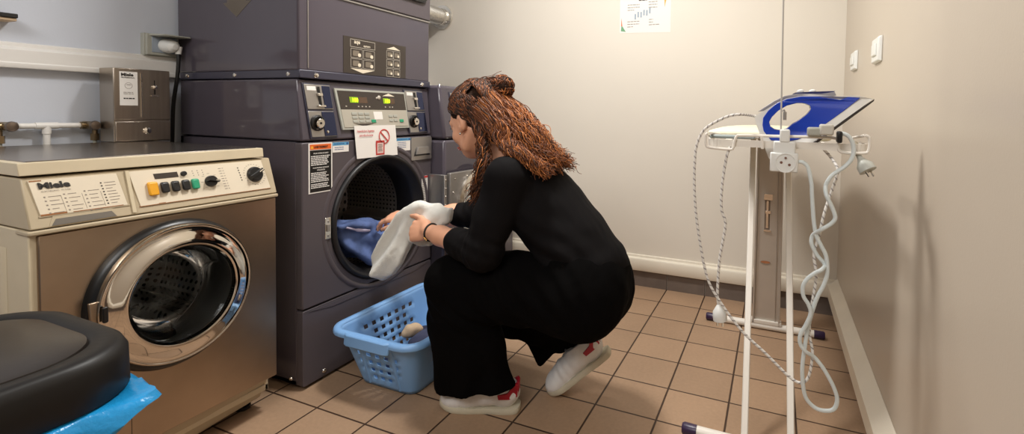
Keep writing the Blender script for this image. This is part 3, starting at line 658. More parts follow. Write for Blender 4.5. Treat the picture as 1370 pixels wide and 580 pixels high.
for y, r0, z in ((-1.765, .0155, .743), (-1.640, .023, .748)):
    m = MB(); o = np.array([wp(z)+.0035, y+(.74-z)*.14, z]); m.lathe([(r0, 0), (r0, .004), (r0*.9, .009), (r0*.86, .010), (0, .010)], o, PN, 0, 28)
    a, b, d = frame(PN); t = unit(a*.9+b*.5) if r0 > .02 else unit(a*.95-b*.2); s_ = np.cross(d, t)
    m.prism([o+d*.009+t*(r0*.95*i)+s_*(r0*.22*j) for i, j in ((-1, -1), (1.15, -1), (1.15, 1), (-1, 1))], [o+d*.018+t*(r0*.85*i)+s_*(r0*.16*j) for i, j in ((-1, -1), (1.15, -1), (1.15, 1), (-1, 1))], 0)
    m.prism([o+d*.018+t*(r0*.95*i)+s_*(r0*.05*j) for i, j in ((.3, -1), (1, -1), (1, 1), (.3, 1))], [o+d*.0185+t*(r0*.95*i)+s_*(r0*.05*j) for i, j in ((.3, -1), (1, -1), (1, 1), (.3, 1))], 1)
    m.build('dial', [M_black, M_plate], pn, bevel=.0008)
m = MB(); z = .770; m.lathe([(.007, 0), (.006, .006), (0, .0065)], (wp(z)+.0035, -1.824+(.74-z)*.14, z), PN, 0, 16); m.build('lock_button', M_black, pn)
for i, (y, mm) in enumerate(((-1.903, M_amber), (-1.877, M_black), (-1.853, M_black), (-1.829, M_black), (-1.806, M_green))):
    m = MB(); s_ = 1.25 if i == 0 else 1; zc = .742
    m.px(rrect(y+(.74-zc)*.14-.0085*s_, zc-.013*s_, y+(.74-zc)*.14+.0085*s_, zc+.013*s_, .004, 3), .0035, .013, wp); b_ = m.build('push_button', mm, pn, bevel=.003)
    b_['label'] = ('amber rocker button', 'black push button', 'black push button', 'black push button', 'green push button')[i]
# detergent flap
m = MB(); m.px([(-2.098, .689), (-1.978, .689), (-1.988, .709), (-2.090, .709)], -.002, .0015, lambda z: wp(z)+.001, 0); m.px([(-2.094, .690), (-1.982, .690), (-1.990, .703), (-2.086, .703)], .0015, .0022, lambda z: wp(z)+.001, 1); m.build('detergent_flap', [M_creampl, mat('grey_flap', (112, 106, 98), .35)], Wt)
# door: hinge ring, chrome ring, glass, drum
m = MB(); m.lathe([(.188, 0), (.186, .012), (.176, .022), (.150, .024), (.146, 0)], (FX, WY, WZ-.004), (1, 0, 0), 0, 72, caps=False); m.build('porthole_base', M_black, Wt, angle=50)
m = MB(); m.lathe([(.174, .018), (.174, .033), (.1715, .0375), (.168, .0375), (.164, .036), (.150, .0425), (.136, .0475), (.126, .050), (.1215, .0485), (.119, .036)], (FX, WY, WZ), (1, 0, 0), 0, 96); m.f = m.f[:-2]; m.m = m.m[:-2]
pr = m.build('porthole_ring', M_chrome, Wt, angle=60)
m = MB(); m.px([(WY-.186, WZ+.035), (WY-.168, WZ+.035), (WY-.168, WZ-.045), (WY-.182, WZ-.045)], .022, .03, wf); m.build('porthole_hinge', M_steelf, Wt, bevel=.002)
m = MB(); m.px(rrect(WY-.170, WZ-.012, WY-.160, WZ+.024, .003, 2), .042, .05, wf); m.build('door_catch', M_black, pr, bevel=.002)
m = MB(); m.lathe([(.1205, .036), (.1195, .034), (.112, .022), (.100, -.06), (.085, -.105), (.05, -.118), (.001, -.12)], (FX, WY, WZ), (1, 0, 0), 0, 64)
m.lathe([(.001, -.114), (.048, -.112), (.081, -.100), (.095, -.058), (.107, .022), (.117, .036)], (FX, WY, WZ), (1, 0, 0), 0, 64)
m.f = [f for f in m.f if len(f) == 4]; m.m = [0]*len(m.f); m.build('porthole_glass', M_glass, pr, angle=70)
m = MB(); m.lathe([(.151, .0), (.148, -.03), (.140, -.06), (.128, -.075), (.122, -.10)], (FX, WY, WZ-.004), (1, 0, 0), 0, 64); m.f = m.f[:-2]; m.m = m.m[:-2]; m.build('door_seal', mat('grey_rubber', (70, 66, 62), .5), Wt, angle=60)
m = MB(); m.lathe([(.12, -.10), (.19, -.12), (.195, -.40), (.001, -.41)], (FX, WY, WZ-.004), (1, 0, 0), 0, 72, uvk=(60, 45)); wd = m.build('drum', M_drum2, Wt, angle=40)
for k in range(3):
    a = rad(200+120*k); c = np.array([0, math.cos(a), math.sin(a)]); t = np.array([0, -math.sin(a), math.cos(a)]); o = np.array([FX, WY, WZ])
    m = MB(); q = [o+c*.192-t*.03, o+c*.145, o+c*.192+t*.03]; m.prism([p+np.array([-.13, 0, 0]) for p in q], [p+np.array([-.39, 0, 0]) for p in q]); m.build('drum_rib', M_chrome, wd, bevel=.006)
# filter flap
m = MB(); m.px(rrect(-2.09, .13, -1.960, .228, .008, 3), 0, .0015, wf, 1); m.px(rrect(-2.088, .132, -1.962, .226, .007, 3), .0015, .0025, wf, 0); m.build('filter_flap', [M_steelf, M_black], Wt)

# ------------------------------------------------------------------ coin box standing on the washer
BX, BY0, BY1, BZ0, BZ1 = -.660, -1.728, -1.569, .8265, 1.069
bf = lambda z: BX
B = thing('coin_box', 'brushed steel coin payment box standing on the steel washer', 'coin box', (-.70, -1.65, BZ0))
m = MB(); m.box((-.745, BY0, BZ0), (BX-.004, BY1, BZ1)); m.build('box_body', M_steel, B, bevel=.002)
m = MB(); m.rx(BY0, .900, BY1, BZ1, -.004, 0, bf); fd = m.build('front_plate', M_steel, B, bevel=.0015)
m = MB(); m.rx(BY0+.002, BZ0+.002, BY1, .894, -.004, .002, bf); dd = m.build('cash_drawer', M_steel, B, bevel=.002)
m = MB(); yc, zc = -1.640, .862; m.lathe([(.012, .002), (.011, .006), (.006, .008), (0, .008)], (BX, yc, zc), (1, 0, 0), 0, 20); m.box((BX+.008, yc-.001, zc-.005), (BX+.009, yc+.001, zc+.005), 1); m.build('drawer_lock', [M_chrome, M_black], dd)
m = MB(); m.rx(-1.655, .907, -1.6525, 1.056, 0, .004, bf); m.build('front_seam', M_chrome, fd)
m = MB(); m.rx(-1.713, .947, -1.664, 1.058, 0, .0008, bf, 0)
m.text('Miele', .0135, (BX+.001, -1.7095, 1.0435), (0, 1, 0), (0, 0, 1), 1, .045, sx=1.15); m.text('PROFESSIONAL', .0058, (BX+.001, -1.7095, 1.0365), (0, 1, 0), (0, 0, 1), 1, .02, sx=.95)
for k in range(24):
    a0, a1 = 2*math.pi*k/24, 2*math.pi*(k+1)/24; m.px([(-1.689+r*1.0*math.cos(a), 1.012+r*math.sin(a)) for r, a in ((.0095, a0), (.0105, a0), (.0105, a1), (.0095, a1))], .0008, .0012, bf, 2)
m.rx(-1.695, 1.014, -1.683, 1.016, .0008, .0012, bf, 2); lines(m, -1.703, -1.672, [.989, .984], .002, 2, BX+.0008, .1, 21); lines(m, -1.703, -1.672, [.968], .004, 1, BX+.0008, .1, 22)
m.build('sticker', [M_paper, M_inkd, M_ink], fd)['label'] = 'white printed sticker'
m = MB(); m.rx(-1.617, .985, -1.613, 1.018, 0, .0015, bf, 1); m.rx(-1.626, .979, -1.605, .983, 0, .006, bf, 0); m.lathe([(.008, 0), (.007, .006), (0, .008)], (BX, -1.616, 1.010), (1, 0, 0), 0, 14); m.rx(-1.6165, 1.016, -1.6145, 1.034, 0, .0012, bf, 1)
m.build('coin_slot', [M_chrome, M_black], fd)

# ------------------------------------------------------------------ pipes, socket, rack on the left wall
Pp = thing('water_pipe', 'white painted water pipe with two taps on the left wall behind the washer', 'pipe', (WL, -1.85, .6))
m = MB(); m.cyl((WL+.025, -1.925, .880), (WL+.025, -1.752, .880), .0085); m.cyl((WL+.025, -1.846, .3), (WL+.025, -1.846, .880), .0085); m.cyl((WL+.025, -1.872, .880), (WL+.025, -1.82, .880), .0105); m.cyl((WL+.025, -1.846, .855), (WL+.025, -1.846, .880), .0105)
m.cyl((WL, -1.90, .88), (WL+.025, -1.90, .88), .006); m.cyl((WL, -1.79, .88), (WL+.025, -1.79, .88), .006); m.build('pipe', M_trunkl, Pp)
M_brass = mat('dull_brass', (150, 132, 104), .35, metal=1)
for y, s_ in ((-1.935, 1), (-1.745, -1)):
    m = MB(); o = np.array([WL+.03, y, .880]); m.cyl(o-np.array([.03, 0, 0]), o+np.array([.03, 0, 0]), .013, 1); m.lathe([(.014, 0), (.0155, .005), (.013, .011), (.005, .013), (0, .013)], o+np.array([.03, 0, 0]), (1, 0, 0), 0, 16)
    m.cyl(o-np.array([0, .022, 0]), o+np.array([0, .022, 0]), .012, 1); m.cyl(o+np.array([0, -s_*.014, -.045]), o+np.array([0, -s_*.014, 0]), .007, 1); m.lathe([(.012, -.05), (.012, -.028)], o+np.array([0, -s_*.014, 0]), (0, 0, 1), 1, 6); m.cyl(o+np.array([0, -s_*.014, -.40]), o+np.array([0, -s_*.014, -.045]), .0055, 2)
    m.build('tap', [mat('tap_metal', (120, 108, 98), .3, metal=.9), M_brass, M_greyp], Pp)
S = thing('wall_socket', 'grey weatherproof wall socket with raised flap above the coin box', 'socket', (WL, -1.53, 1.17))
m = MB(); m.box((WL, -1.585, 1.128), (WL+.022, -1.478, 1.208), 0); m.box((WL+.022, -1.582, 1.131), (WL+.035, -1.481, 1.205), 0); m.box((WL+.035, -1.568, 1.140), (WL+.037, -1.486, 1.198), 1); m.build('housing', [M_greyp, mat('socket_blue_grey', (150, 160, 172), .4)], S, bevel=.003)
m = MB(); m.prism([(WL+.030, -1.574, 1.198), (WL+.030, -1.480, 1.198), (WL+.030, -1.480, 1.207), (WL+.030, -1.574, 1.207)], [(WL+.115, -1.572, 1.196), (WL+.115, -1.482, 1.196), (WL+.115, -1.486, 1.201), (WL+.115, -1.568, 1.201)]); m.build('flap', M_greyp, S, bevel=.003)
Pl = thing('power_plug', 'white plug with black cable pushed into the grey wall socket', 'plug', (WL+.036, -1.53, 1.165))
m = MB(); m.lathe([(.024, 0), (.026, .02), (.021, .045), (.010, .055), (0, .056)], (WL+.037, -1.527, 1.168), (1, .1, -.12), 0, 24); m.cyl((WL+.075, -1.505, 1.165), (WL+.075, -1.505, 1.138), .013, 0, r1=.009); m.build('plug_body', M_white, Pl)
m = MB(); m.tube(crom([(WL+.075, -1.505, 1.142), (WL+.075, -1.505, 1.11), (WL+.07, -1.507, 1.05), (WL+.05, -1.51, .95), (WL+.04, -1.51, .80)], 6), .0065); m.build('plug_cable', M_black, Pl)
m = MB(); m.box((WL, -2.06, 1.197), (WL+.055, -1.912, 1.2095), 0); m.box((WL, -2.06, 1.188), (WL+.05, -1.913, 1.197), 1); tag(m.build('wall_rack', [M_black, mat('beige_wood', (190, 165, 135), .6)], None, bevel=.002), 'dark bar end on a pale base jutting in at the left edge above the trunking', 'rack')

# ------------------------------------------------------------------ back and right wall fittings
Dt = thing('exhaust_duct', 'flexible silver exhaust duct with chrome flange entering the back wall', 'duct', (-.684, 0, 1.543))
m = MB(); pr_ = []
for k in range(60): pr_ += [(.050+.003*math.cos(math.pi*k), -.60+.01*k)]
m.lathe(pr_, (-.684, 0, 1.543), (0, 1, 0), 0, 32); m.build('hose', mat('foil_hose', (206, 202, 194), .35, metal=.7), Dt, angle=20)
m = MB(); m.lathe([(.050, -.045), (.054, -.045), (.056, -.012), (.076, -.010), (.078, -.004), (.076, 0)], (-.684, -.0, 1.543), (0, 1, 0), 0, 40); m.build('flange', mat('polished_flange', (226, 222, 214), .22, metal=.8), Dt)
bx = lambda pts, d0, d1: ([(x, d0, z) for x, z in pts][::-1], [(x, d1, z) for x, z in pts][::-1])
N = MB(); R4 = lambda x0, z0, x1, z1: [(x0, z0), (x1, z0), (x1, z1), (x0, z1)]
def nb(pts, d0, d1, mi): N.prism([(x, -d0, z) for x, z in pts], [(x, -d1, z) for x, z in pts], mi)
nb([(.505, 1.388), (.786, 1.381), (.784, 1.76), (.503, 1.766)], 0, .0006, 0)
r = np.random.default_rng(2)
def nl(x0, x1, z, mi=1, h=.0035):
    x = x0
    while x < x1-.003:
        w = min(x1-x, r.uniform(.008, .02)); nb(R4(x, z, x+w, z+h), .0006, .001, mi); x += w+.003
for z in (1.536, 1.522, 1.508): nl(.548, .615 if z > 1.51 else .585, z)
for z in (1.446, 1.432, 1.418): nl(.548, .615 if z > 1.42 else .58, z)
for z in (1.546, 1.532, 1.517): nl(.665, .712, z)
for z in (1.452, 1.438, 1.424): nl(.668, .690 if z > 1.43 else .725, z)
nl(.61, .655, 1.557, 2, .005)
for k in range(6):
    x = .588+.016*k; z = 1.458+.022*(k/5)+.006*(k % 2); nb(R4(x, z, x+.008, z+.03), .0006, .001, 3)
nb([(.512, 1.398), (.540, 1.394), (.520, 1.425), (.514, 1.425)], .0006, .001, 4); nb([(.513, 1.425), (.520, 1.425), (.514, 1.470)], .0006, .001, 5); nb([(.748, 1.57), (.752, 1.515), (.764, 1.575)], .0006, .001, 6)
tag(N.build('paper_notice', [M_paper, M_ink, M_inkd, mat('pale_blue_print', (150, 165, 180), .6), mat('green_print', (110, 160, 120), .6), M_orange, mat('ochre_print', (225, 170, 80), .6)], None, smooth=False), 'printed paper sheet with coloured corners pinned high on the back wall', 'notice')
for (y0, z0, y1, z1), lb in (((-.890, 1.118, -.775, 1.198), 'nearer and larger of the two white switch plates on the right wall'), ((-.405, 1.135, -.285, 1.212), 'farther white switch plate on the right wall, close to the corner')):
    Sw = thing('wall_switch', lb, 'switch', (WR, (y0+y1)/2, (z0+z1)/2), 'white switch plates on the right wall')
    m = MB(); m.prism([(WR, y, z) for y, z in R4(y0, z0, y1, z1)], [(WR-.012, y, z) for y, z in R4(y0+.004, z0+.004, y1-.004, z1-.004)]); m.build('switch_plate', M_white, Sw, bevel=.003)
    m = MB(); m.prism([(WR-.012, y, z) for y, z in R4(y0+.025, z0+.02, y1-.025, z1-.02)], [(WR-.017, y, z) for y, z in R4(y0+.028, z0+.023, y1-.028, z1-.023)]); m.build('rocker', M_white, Sw, bevel=.002)
# ------------------------------------------------------------------ laundry basket on the floor
M_bask = mat('light_blue_plastic', (128, 174, 226), .35)
BZ = .205
K = thing('laundry_basket', 'light blue plastic laundry basket with square holes on the floor before the drum', 'basket', (.12, -1.17, 0))
def loop(x0, y0, x1, y1, r, nx, ny, nc=5):
    pts = []
    for (cx, cy, a0), (ex, ey), n in (((x1-r, y0+r, -90), (x1, y1-r), ny), ((x1-r, y1-r, 0), (x0+r, y1), nx), ((x0+r, y1-r, 90), (x0, y0+r), ny), ((x0+r, y0+r, 180), (x1-r, y0), nx)):
        arc = [(cx+r*math.cos(rad(a0+90*k/nc)), cy+r*math.sin(rad(a0+90*k/nc))) for k in range(nc+1)]
        pts += arc; s = arc[-1]; pts += [(s[0]+(ex-s[0])*k/n, s[1]+(ey-s[1])*k/n) for k in range(1, n)]
    return pts
base = (.004, -1.352, .236, -.985, .035); rim = (-.050, -1.415, .286, -.922, .05); NX, NY = 11, 19
rows = [0, .012, .030]+[.030+.0146*(k+1) for k in range(9)]+[BZ-.02, BZ-.004]
def level(z):
    t = z/BZ; q = [a+(b-a)*t for a, b in zip(base, rim)]; return [(x, y, z) for x, y in loop(*q, NX, NY)]
Ls = [level(z+.004) for z in rows]; n = len(Ls[0]); m = MB(); V = [p for L in Ls for p in L]; Fs = []
side = []; 
for nn in (NY, NX, NY, NX): side += [(-1, nn)]*5+[(k, nn) for k in range(nn)]
HOLES = {(3, 1), (5, 1), (7, 1), (9, 1), (2, 2), (4, 2), (6, 2), (1, 3), (3, 3), (5, 3), (7, 3), (10, 3), (4, 4), (6, 4), (8, 4), (3, 5), (5, 5), (7, 5)}
for j in range(len(rows)-1):
    for k in range(n):
        i, nn = side[k]
        hole = False
        if i >= 0 and 2 <= j <= 10 and j % 2 == 0 and i % 2 == 1:
            c = (i-nn//2)/2; rr = j//2-1
            hole = abs(c) <= ((1.2, 2.2, 2.2, 2.2, 1.2) if nn == NX else (2.2, 3.2, 4.2, 3.2, 4.2))[rr] and not (nn == NY and abs(c) > 2 and (c+rr) % 2 == 0)
        if not hole: Fs.append((j*n+k, j*n+(k+1) % n, (j+1)*n+(k+1) % n, (j+1)*n+k))
m.add(V, Fs); m.add(Ls[0], [tuple(range(n))[::-1]])
wall = m.build('basket_wall', M_bask, K); sm = wall.modifiers.new('solid', 'SOLIDIFY'); sm.thickness = .0028; sm.offset = 0
m = MB(); top = level(BZ); C0 = np.array([.12, -1.168, 0]); prof = [(-.003, -.003), (-.001, .002), (.008, .005), (.020, .002), (.024, -.006), (.023, -.014), (.019, -.014), (.019, -.006), (.008, .0)]
V = []; np_ = len(prof)
for k in range(n):
    p = np.array(top[k]); q = np.array(top[k-1]); r_ = np.array(top[(k+1) % n]); t = unit(r_-q); o = np.array([t[1], -t[0], 0])
    V += [tuple(p+o*a+np.array([0, 0, b])) for a, b in prof]
m.add(V, [(k*np_+i, k*np_+(i+1) % np_, ((k+1) % n)*np_+(i+1) % np_, ((k+1) % n)*np_+i) for k in range(n) for i in range(np_)]); m.build('rim', M_bask, K, angle=50)
for sy, yy in ((-1, rim[1]), (1, rim[3])):
    m = MB(); f = lambda x, d, z: (x, yy+sy*d, z); P = [(.024, .018), (.208, .018), (.212, .026), (.196, .034), (.040, .034), (.02, .026)]
    A = [f(x, d, BZ-.034) for x, d in P]; Bq = [f(x, d-.004, BZ+.004) for x, d in P]
    if sy > 0: A = A[::-1]; Bq = Bq[::-1]
    m.prism(A, Bq); m.build('handle', M_bask, K, bevel=.005)
for x in (.055, .185):
    m = MB(); m.cyl((x, -1.352, .012), (x, -1.407, BZ-.02), .008, r1=.010); m.build('rib', M_bask, K)
M_navy = mat('navy_cloth', (62, 66, 92), .85, bump=.25, bscale=350); M_beige = mat('beige_cloth', (196, 170, 140), .9, bump=.25, bscale=350)
s = SDF((-.02, -1.38, 0), (.26, -.98, .21), .005)
g0 = at(574, 446, z=.125); s.ell((min(g0[0], .185), g0[1], .095), (.065, .085, .042)); s.ell((.14, -1.12, .07), (.08, .10, .035)); s.cap((.08, -1.29, .05), (.19, -1.27, .06), .03, .03); s.cap((.05, -1.06, .05), (.19, -1.06, .06), .035)
s.ell((.12, -1.17, .035), (.10, .15, .028)); s.noise(lambda P: .006*wob(P, 38, 2)+.003*wob(P, 90, 3)); V, Q = s.mesh(); tag(fast_mesh('folded_garment', V, Q, M_navy), 'dark navy garment lying in the blue basket', 'clothes')
s = SDF((.0, -1.30, .04), (.18, -1.02, .2), .005); s.chain([at(541, 446, z=.115), at(548, 441, z=.125), at(556, 438, z=.128), at(562, 440, z=.122)], [.012, .015, .015, .012], .02); s.cap(at(547, 445, z=.11), at(556, 442, z=.115), .017)
s.noise(lambda P: .004*wob(P, 60, 5)+.002*wob(P, 140, 6)); V, Q = s.mesh(); tag(fast_mesh('folded_garment', V, Q, M_beige), 'small beige and brown garment on top in the blue basket', 'clothes')

# ------------------------------------------------------------------ waste bin, bottom left
Bn = thing('waste_bin', 'black plastic waste bin with domed lid in the lower left corner', 'bin', (.30, -2.35, 0))
bo = (.115, -2.515, .470, -2.192)
def ringz(d, z, r): return [(x, y, z) for x, y in loop(bo[0]+d, bo[1]+d, bo[2]-d, bo[3]-d, r, 3, 3, 10)]
def loft(m, levels, mi=0, cap0=True, cap1=True):
    n = len(levels[0]); V = [p for L in levels for p in L]
    Fs = [(j*n+k, j*n+(k+1) % n, (j+1)*n+(k+1) % n, (j+1)*n+k) for j in range(len(levels)-1) for k in range(n)]
    if cap0: Fs.append(tuple(range(n))[::-1])
    if cap1: Fs.append(tuple(range((len(levels)-1)*n, len(levels)*n)))
    m.add(V, Fs, mi); return m
M_bin = mat('bin_black_plastic', (20, 18, 18), .55, spec=.25, bump=.08, bscale=300)
M_lid = mat('bin_lid_gloss', (36, 30, 26), .28, bump=.02, bscale=200); M_binrim = mat('bin_rim_plastic', (27, 25, 24), .45, spec=.3)
m = MB(); loft(m, [ringz(.055, 0, .06), ringz(.045, .05, .06), ringz(.016, .50, .08), ringz(.012, .535, .085)]); m.build('bin_body', M_bin, Bn, angle=60)
m = MB(); loft(m, [ringz(.004, .530, .095), ringz(.0, .534, .10), ringz(.001, .585, .10), ringz(.006, .597, .10), ringz(.014, .601, .098), ringz(.034, .600, .09), ringz(.037, .595, .088)]); lid = m.build('lid_rim', [M_binrim], Bn, angle=60)
m = MB(); loft(m, [ringz(.037, .594, .088), ringz(.039, .600, .086), ringz(.05, .602, .08), ringz(.09, .605, .06), ringz(.14, .606, .02)]); m.build('lid', M_lid, Bn, angle=60)
# blue liner hanging out under the lid
M_bag = mat('blue_bin_bag', (30, 150, 215), .3, bump=.9, bscale=38, trans=.1)
def fine(d, z, n=120):
    p = [np.array(q) for q in ringz(d, z, .10)]; p.append(p[0]); L = np.concatenate([[0], np.cumsum([np.linalg.norm(p[i+1]-p[i]) for i in range(len(p)-1)])]); s_ = np.linspace(0, L[-1], n, endpoint=False)
    return np.stack([np.interp(s_, L, [q[i] for q in p]) for i in range(3)], 1)
m = MB(); Ls = []; cB = np.array([.2925, -2.3535, 0])
for j, (d, z) in enumerate(((.003, .531), (-.003, .525), (-.009, .517), (-.013, .508), (-.013, .503), (-.010, .497), (-.002, .490))):
    P = fine(d, z); a = np.arange(len(P))*2*math.pi/len(P); o = P-cB; o[:, 2] = 0; o /= np.linalg.norm(o, axis=1)[:, None]
    ct = np.exp(-((np.arctan2(P[:, 1]-cB[1], P[:, 0]-cB[0])-.66)/.16)**2)
    P = P+o*((.0045*np.sin(11*a+.5*j)+.003*np.sin(27*a+.9*j))*min(j, 3)/3+ct*.026*math.sin(math.pi*min(1, j/5.)))[:, None]; P[:, 2] += (.006*np.sin(7*a)+.003*np.sin(19*a))*(j > 1)+ct*.012*(j > 1)
    Ls.append([tuple(q) for q in P])
loft(m, Ls, cap0=False, cap1=False)
bb = m.build('bin_bag', M_bag, None, angle=50); bb.modifiers.new('solid', 'SOLIDIFY').thickness = .0012; tag(bb, 'bright blue bin bag poking out under the black bin lid', 'bag')

# ------------------------------------------------------------------ ironing board
TY = -1.42
I = thing('ironing_board', 'folding ironing board on white legs with purple foot caps, by the right wall', 'ironing board', (1.31, -.75, 0))
m = MB(); ol = [(1.135, -1.16), (1.13, -1.0), (1.132, -.62), (1.165, -.36), (1.225, -.21), (1.29, -.17), (1.355, -.21), (1.415, -.36), (1.452, -.62), (1.456, -1.0), (1.45, -1.16), (1.40, -1.195), (1.18, -1.195)]
cv = [tuple(p[:2]) for p in crom([(*p, 0) for p in ol+[ol[0]]], 4)[:-1]]
m.prism([(x, y, .884) for x, y in cv], [(x, y, .904) for x, y in cv]); m.build('board', mat('pale_yellow_cover', (228, 224, 198), .85, bump=.1, bscale=200), I, bevel=.006)
purple = mat('purple_plastic', (52, 34, 66), .35)
def bar(m, a, b, w, t, mi=0, side=(1, 0, 0)):
    a = np.array(a, float); b = np.array(b, float); d = unit(b-a); s_ = unit(np.array(side, float)-d*(np.array(side, float)@d)); u_ = np.cross(s_, d)
    q = lambda c: [c+s_*w*i+u_*t*j for i, j in ((-1, -1), (1, -1), (1, 1), (-1, 1))]
    A, Bq = q(a), q(b); m.prism(A[::-1] if np.cross(A[1]-A[0], A[2]-A[0])@d > 0 and False else A, Bq, mi)
LB, LT = at(996, 580, z=.02), at(1007.3, 214, y=-.72); RB_, RT = at(1055, 580, z=.02), at(1055, 214, y=-.72)
fy = -1.172; fz = .017
for a, b in ((LB, LT), (RB_, RT)):
    t = (fy-b[1])/(a[1]-b[1]); f0 = b+(a-b)*t; f0[2] = max(f0[2], .0); k_ = (.885-f0[2])/(b[2]-f0[2]); m = MB(); bar(m, (f0[0], fy, .014), f0+(b-f0)*k_, .0098, .006); m.build('leg', M_whitep, I, bevel=.003)
def foot(x0, x1, y, z):
    m = MB(); m.cyl((x0, y, z), (x1, y, z), .0155); ft = m.build('foot_bar', M_whitep, I)
    for x, s_ in ((x0, -1), (x1, 1)):
        m = MB(); m.lathe([(.0168, -.012), (.0172, .024), (.014, .030), (0, .031)], (x, y, z), (s_, 0, 0), 0, 24); m.build('foot_cap', purple, ft)['label'] = 'dark purple end cap'
foot(1.115, 1.50, fy, fz); foot(1.075, 1.505, -.305, fz)
# wide pressed-metal support with slots
Pb0, Pb1 = at(1006, 436, y=-.305), at(1043, 442, y=-.305); Pt0, Pt1 = at(1013, 214, y=-.40), at(1049, 214, y=-.40)
Pb0[2] = Pb1[2] = .028; Pt0[2] = Pt1[2] = .884
def pp(a, t, w): return Pb0*(1-a)*(1-t)+Pb1*a*(1-t)+Pt0*(1-a)*t+Pt1*a*t+np.array([0, -w, 0])
M_plt = mat('champagne_metal', (196, 188, 178), .42, metal=.45, var=.05)
m = MB()
def pbox(m, a0, t0, a1, t1, w0, w1, mi=0):
    q = ((a0, t0), (a1, t0), (a1, t1), (a0, t1)); m.prism([pp(a, t, w0) for a, t in q], [pp(a, t, w1) for a, t in q], mi)
pbox(m, 0, 0, 1, 1, 0, .004); pbox(m, 0, 0, .07, 1, .004, .016); pbox(m, .93, 0, 1, 1, .004, .016); pbox(m, .07, 0, .10, 1, .004, .009); pbox(m, .80, 0, .83, 1, .004, .009)
sp = m.build('support_plate', M_plt, I, bevel=.002)
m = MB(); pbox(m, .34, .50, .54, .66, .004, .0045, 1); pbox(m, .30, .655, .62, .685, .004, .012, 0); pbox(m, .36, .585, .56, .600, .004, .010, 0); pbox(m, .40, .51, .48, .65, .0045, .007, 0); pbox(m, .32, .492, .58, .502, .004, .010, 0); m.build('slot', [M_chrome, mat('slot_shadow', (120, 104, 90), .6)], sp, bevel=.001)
m = MB()
c = pp(.42, .328, .004); e1 = unit(Pb1-Pb0); m.prism([c+e1*.022*math.cos(a)+np.array([0, 0, .009*math.sin(a)]) for a in [2*math.pi*k/24 for k in range(24)]], [c+np.array([0, -.001, 0])+e1*.022*math.cos(a)+np.array([0, 0, .009*math.sin(a)]) for a in [2*math.pi*k/24 for k in range(24)]], 0)
c2 = c+np.array([0, -.001, .002]); m.prism([c2+e1*.019*math.cos(a)+np.array([0, 0, .0055*math.sin(a)]) for a in [2*math.pi*k/24 for k in range(24)]], [c2+np.array([0, -.0006, 0])+e1*.019*math.cos(a)+np.array([0, 0, .0055*math.sin(a)]) for a in [2*math.pi*k/24 for k in range(24)]], 1)
m.build('oval_hole', [M_alu, mat('tile_through_hole', (170, 110, 70), .7)], sp)
m = MB(); pbox(m, -.05, 0, 1.05, .02, -.02, .016); m.build('plate_bracket', M_whitep, I, bevel=.002)
# iron rest: flat band and bent wires
m = MB(); zc = .8835; arc = lambda cx, a0, a1: [(cx+.03*math.cos(rad(a)), TY+.03+.03*math.sin(rad(a))) for a in np.linspace(a0, a1, 7)]
path = [(1.166, TY+.12)]+arc(1.196, 180, 270)+arc(1.468, 270, 360)+[(1.498, TY+.12)]
for i in range(len(path)-1):
    a = np.array([*path[i], zc]); b = np.array([*path[i+1], zc]); bar(m, a, b, .008, .0022, 0, (0, 0, 1))
rs = m.build('iron_rest', M_whitep, I)
def wire(pts, y, n=6, r=.0036, smooth=True):
    P = [at(u, v, y=y) for u, v in pts]; 
    return crom(P, n), r
WIR = [([(947, 178), (944.5, 180), (944, 186), (945, 194), (950, 197), (976, 199.5), (981, 197), (983, 188), (986, 182), (992, 181), (1040, 182), (1100, 183.5), (1116, 184.5), (1121.5, 188), (1122, 198), (1125, 203), (1135, 204.5), (1157, 204.5), (1162, 201), (1163.5, 192), (1163, 184), (1158, 181)], TY-.006), ([(1019, 183), (1020, 192), (1020, 199)], TY-.012)]
m = MB()
for pts, y in WIR: m.tube(wire(pts, y)[0], .0032, seg=8)
for u in (950, 1158):
    a = at(u, 181 if u > 1000 else 178, y=TY-.006); m.tube([a, (a[0], TY+.25, .893)], .0032, seg=8)
m.build('rest_wire', M_whitep, rs)
m = MB(); a = at(950, 182, y=TY+.03); b = at(1010, 184, y=TY+.03); m.box((a[0], TY+.02, a[2]-.004), (b[0], TY+.07, a[2]+.004)); m.build('heat_pad', mat('grey_silicone', (150, 160, 160), .5), rs, bevel=.003)
m = MB(); m.box((1.19, TY+.10, .874), (1.21, -1.10, .884)); m.box((1.41, TY+.10, .874), (1.43, -1.10, .884)); m.build('rest_arm', M_whitep, rs, bevel=.002)
# socket outlet clipped on the rest
sx0, sx1, sz0, sz1 = 1.305, 1.362, .8255, .868; SY = TY-.012
so = None
m = MB(); m.box((sx0, SY-.018, sz0), (sx1, SY+.006, sz1)); m.box((sx0+.006, SY-.014, sz1-.002), (sx1-.006, SY+.004, .893)); so = m.build('power_outlet', M_white, I, bevel=.003)
m = MB(); cx_, cz_ = 1.3365, .846; m.lathe([(.0215, 0), (.0215, .002), (.0195, .002), (.0190, .0005), (0, .0005)], (cx_, SY-.018, cz_), (0, -1, 0), 0, 36)
for dx, dz, r_ in ((0, .011, .0025), (-.0085, .0005, .0030), (.008, -.004, .0030)): m.lathe([(r_, .0005), (r_, .003 if dz > .01 else .001), (0, .003 if dz > .01 else .001)], (cx_+dx, SY-.018, cz_+dz), (0, -1, 0), 1, 12)
m.build('outlet_face', [M_white, mat('pin_brown', (120, 84, 70), .5)], so)
m = MB(); a = at(1043, 188, y=SY); b = at(1057, 173, y=SY); m.box((a[0], SY-.016, a[2]-.003), (b[0], SY+.012, b[2])); m.build('rod_clip', M_white, so, bevel=.003)
